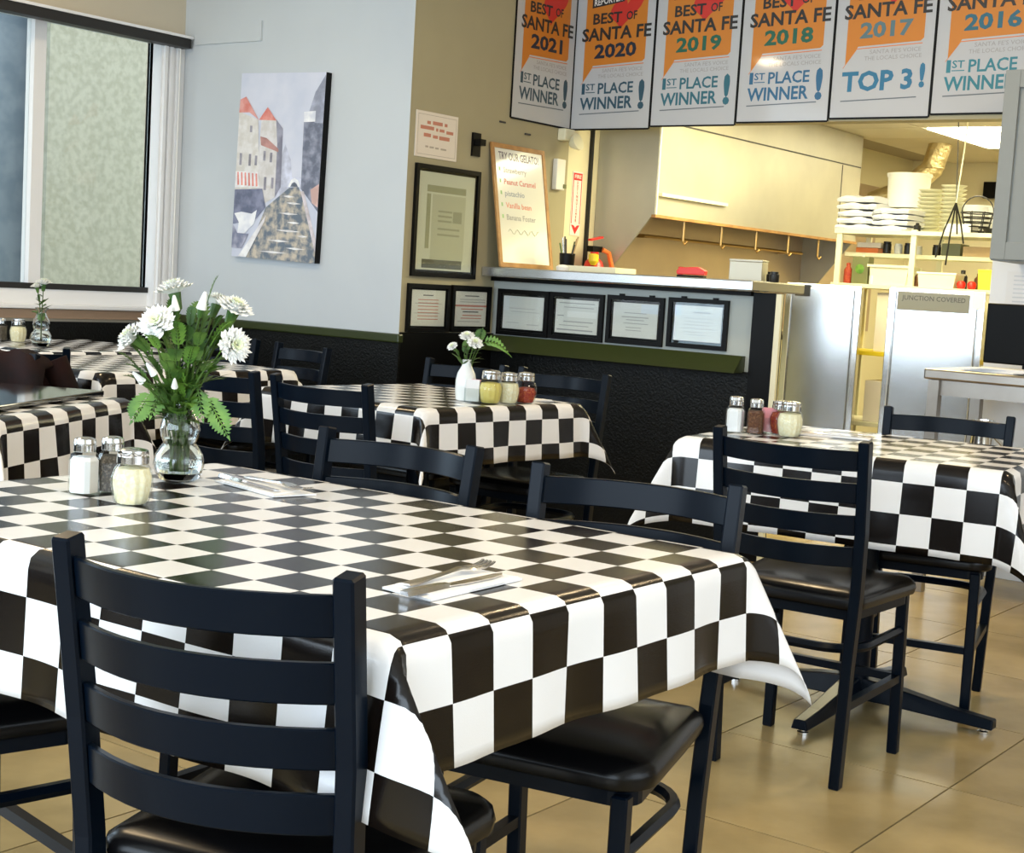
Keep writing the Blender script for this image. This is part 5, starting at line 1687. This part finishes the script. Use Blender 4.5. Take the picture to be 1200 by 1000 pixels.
# foil duct
t = thing('foil_duct', 'crinkled gold-brown foil duct rising to the kitchen ceiling', 'duct', (0, 0, 0))
pts = [(-4.15, 9.6, 1.82), (-4.0, 9.62, 1.88), (-3.88, 9.65, 1.96), (-3.78, 9.68, 2.06), (-3.74, 9.7, KZ + 0.01)]
MB().tube(pts, 0.075, 14).build('pipe', M['gold_foil'], t, smooth=True)
for p in pts[1:4]:
    pv = Vector(p)
    MB().lathe([(0.079, -0.006), (0.082, 0), (0.079, 0.006)], 16, cap=False).build('ring', M['gold_foil'], t).location = pv
# black junction box at back wall
boxthing('junction_box', 'small black box high on the kitchen back wall', 'box', -3.78, 10.95, 1.96, 0.16, 0.09, 0.12, 'black_flat')

# ---- steel worktable with monitor at the right
t = thing('steel_worktable', 'stainless worktable at the right edge carrying a monitor', 'worktable', (-1.60, 6.06, 0))
MB().box(-0.625, 0.9, -0.27, 0.30, 0.862, 0.905).build('top', M['steel_dark'], t, bevel=0.008)
MB().box(-0.585, 0.86, -0.235, -0.22, 0.80, 0.862).build('apron', M['steel_dark'], t)
for x in (-0.585, 0.84):
    for y in (-0.235, 0.265):
        MB().box(x - 0.022, x + 0.022, y - 0.022, y + 0.022, 0, 0.86).build('leg', M['steel_dark'], t)
MB().box(-0.56, 0.82, -0.2, 0.25, 0.25, 0.27).build('lower_shelf', M['steel_dark'], t)
o = thing('steel_jug', 'small steel pitcher on the shelf under the worktable', 'jug', (-2.02, 5.95, 0.27))
MB().lathe([(0.045, 0), (0.05, 0.01), (0.05, 0.32), (0.042, 0.40), (0.046, 0.44), (0.04, 0.44), (0.036, 0.40)], 18).build('body', M['chrome'], o, smooth=True)
MB().tube([(0.045, 0, 0.38), (0.09, 0, 0.34), (0.09, 0, 0.22), (0.05, 0, 0.18)], 0.007, 6).build('handle', M['chrome'], o)
t = thing('monitor', 'black monitor on the steel worktable at the right edge', 'monitor', (-1.905, 6.10, 0.905), R(-4))
MB().box(-0.19, 0.19, -0.02, 0.015, 0.03, 0.275).build('panel', M['screen'], t, bevel=0.006)
MB().box(-0.03, 0.03, 0.0, 0.03, 0.0, 0.06).build('stand', M['black_flat'], t)
MB().box(-0.11, 0.11, -0.06, 0.08, 0.0, 0.012).build('foot', M['black_flat'], t, bevel=0.003)
for i in range(4):
    o = MB().box(-0.12, 0.12, -0.075, 0.075, 0, 0.004).build('paper_sheet', M['paper'])
    o.location = (-1.98 + 0.02 * i, 5.92, 0.906 + 0.0045 * i)
    o.rotation_euler = (0, 0, R(8 * i - 12))
    tag(o, 'white paper sheet in the loose pile before the monitor, %s' % ('lowest', 'second', 'third', 'topmost')[i], 'paper', 'loose papers before the monitor')
# wall cabinet
t = thing('wall_cabinet', 'grey wall cabinet with a recessed door at the right edge', 'cabinet', (-2.085, 6.03, 1.352))
MB().box(0, 0.80, 0.02, YS - 6.03 - 0.001, 0, 0.76).build('body', M['cabinet'], t)
d = MB().box(0.004, 0.39, 0.006, 0.02, 0.004, 0.756).build('door', M['cabinet'], t)
for bx_ in ((0.004, 0.064, 0.004, 0.756), (0.33, 0.39, 0.004, 0.756), (0.064, 0.33, 0.004, 0.074), (0.064, 0.33, 0.686, 0.756)):
    MB().box(bx_[0], bx_[1], -0.008, 0.006, bx_[2], bx_[3]).build('door_rail', M['cabinet'], d, bevel=0.002)
d = MB().box(0.396, 0.796, 0.006, 0.02, 0.004, 0.756).build('door', M['cabinet'], t)
for bx_ in ((0.396, 0.456, 0.004, 0.756), (0.736, 0.796, 0.004, 0.756), (0.456, 0.736, 0.004, 0.074), (0.456, 0.736, 0.686, 0.756)):
    MB().box(bx_[0], bx_[1], -0.008, 0.006, bx_[2], bx_[3]).build('door_rail', M['cabinet'], d, bevel=0.002)
t = thing('wall_notice', 'pale notice sheet on the wall under the grey cabinet', 'notice', (-2.13, YS, 1.17), 0)
MB().box(0, 0.30, -0.003, -0.001, 0, 0.15).build('sheet', M['paper'], t)
mb = MB()
for i in range(7):
    mb.box(0.03, 0.27, -0.0034, -0.003, 0.02 + 0.018 * i, 0.026 + 0.018 * i)
mb.build('printed_lines', ink(0.62, 0.64, 0.66), t)
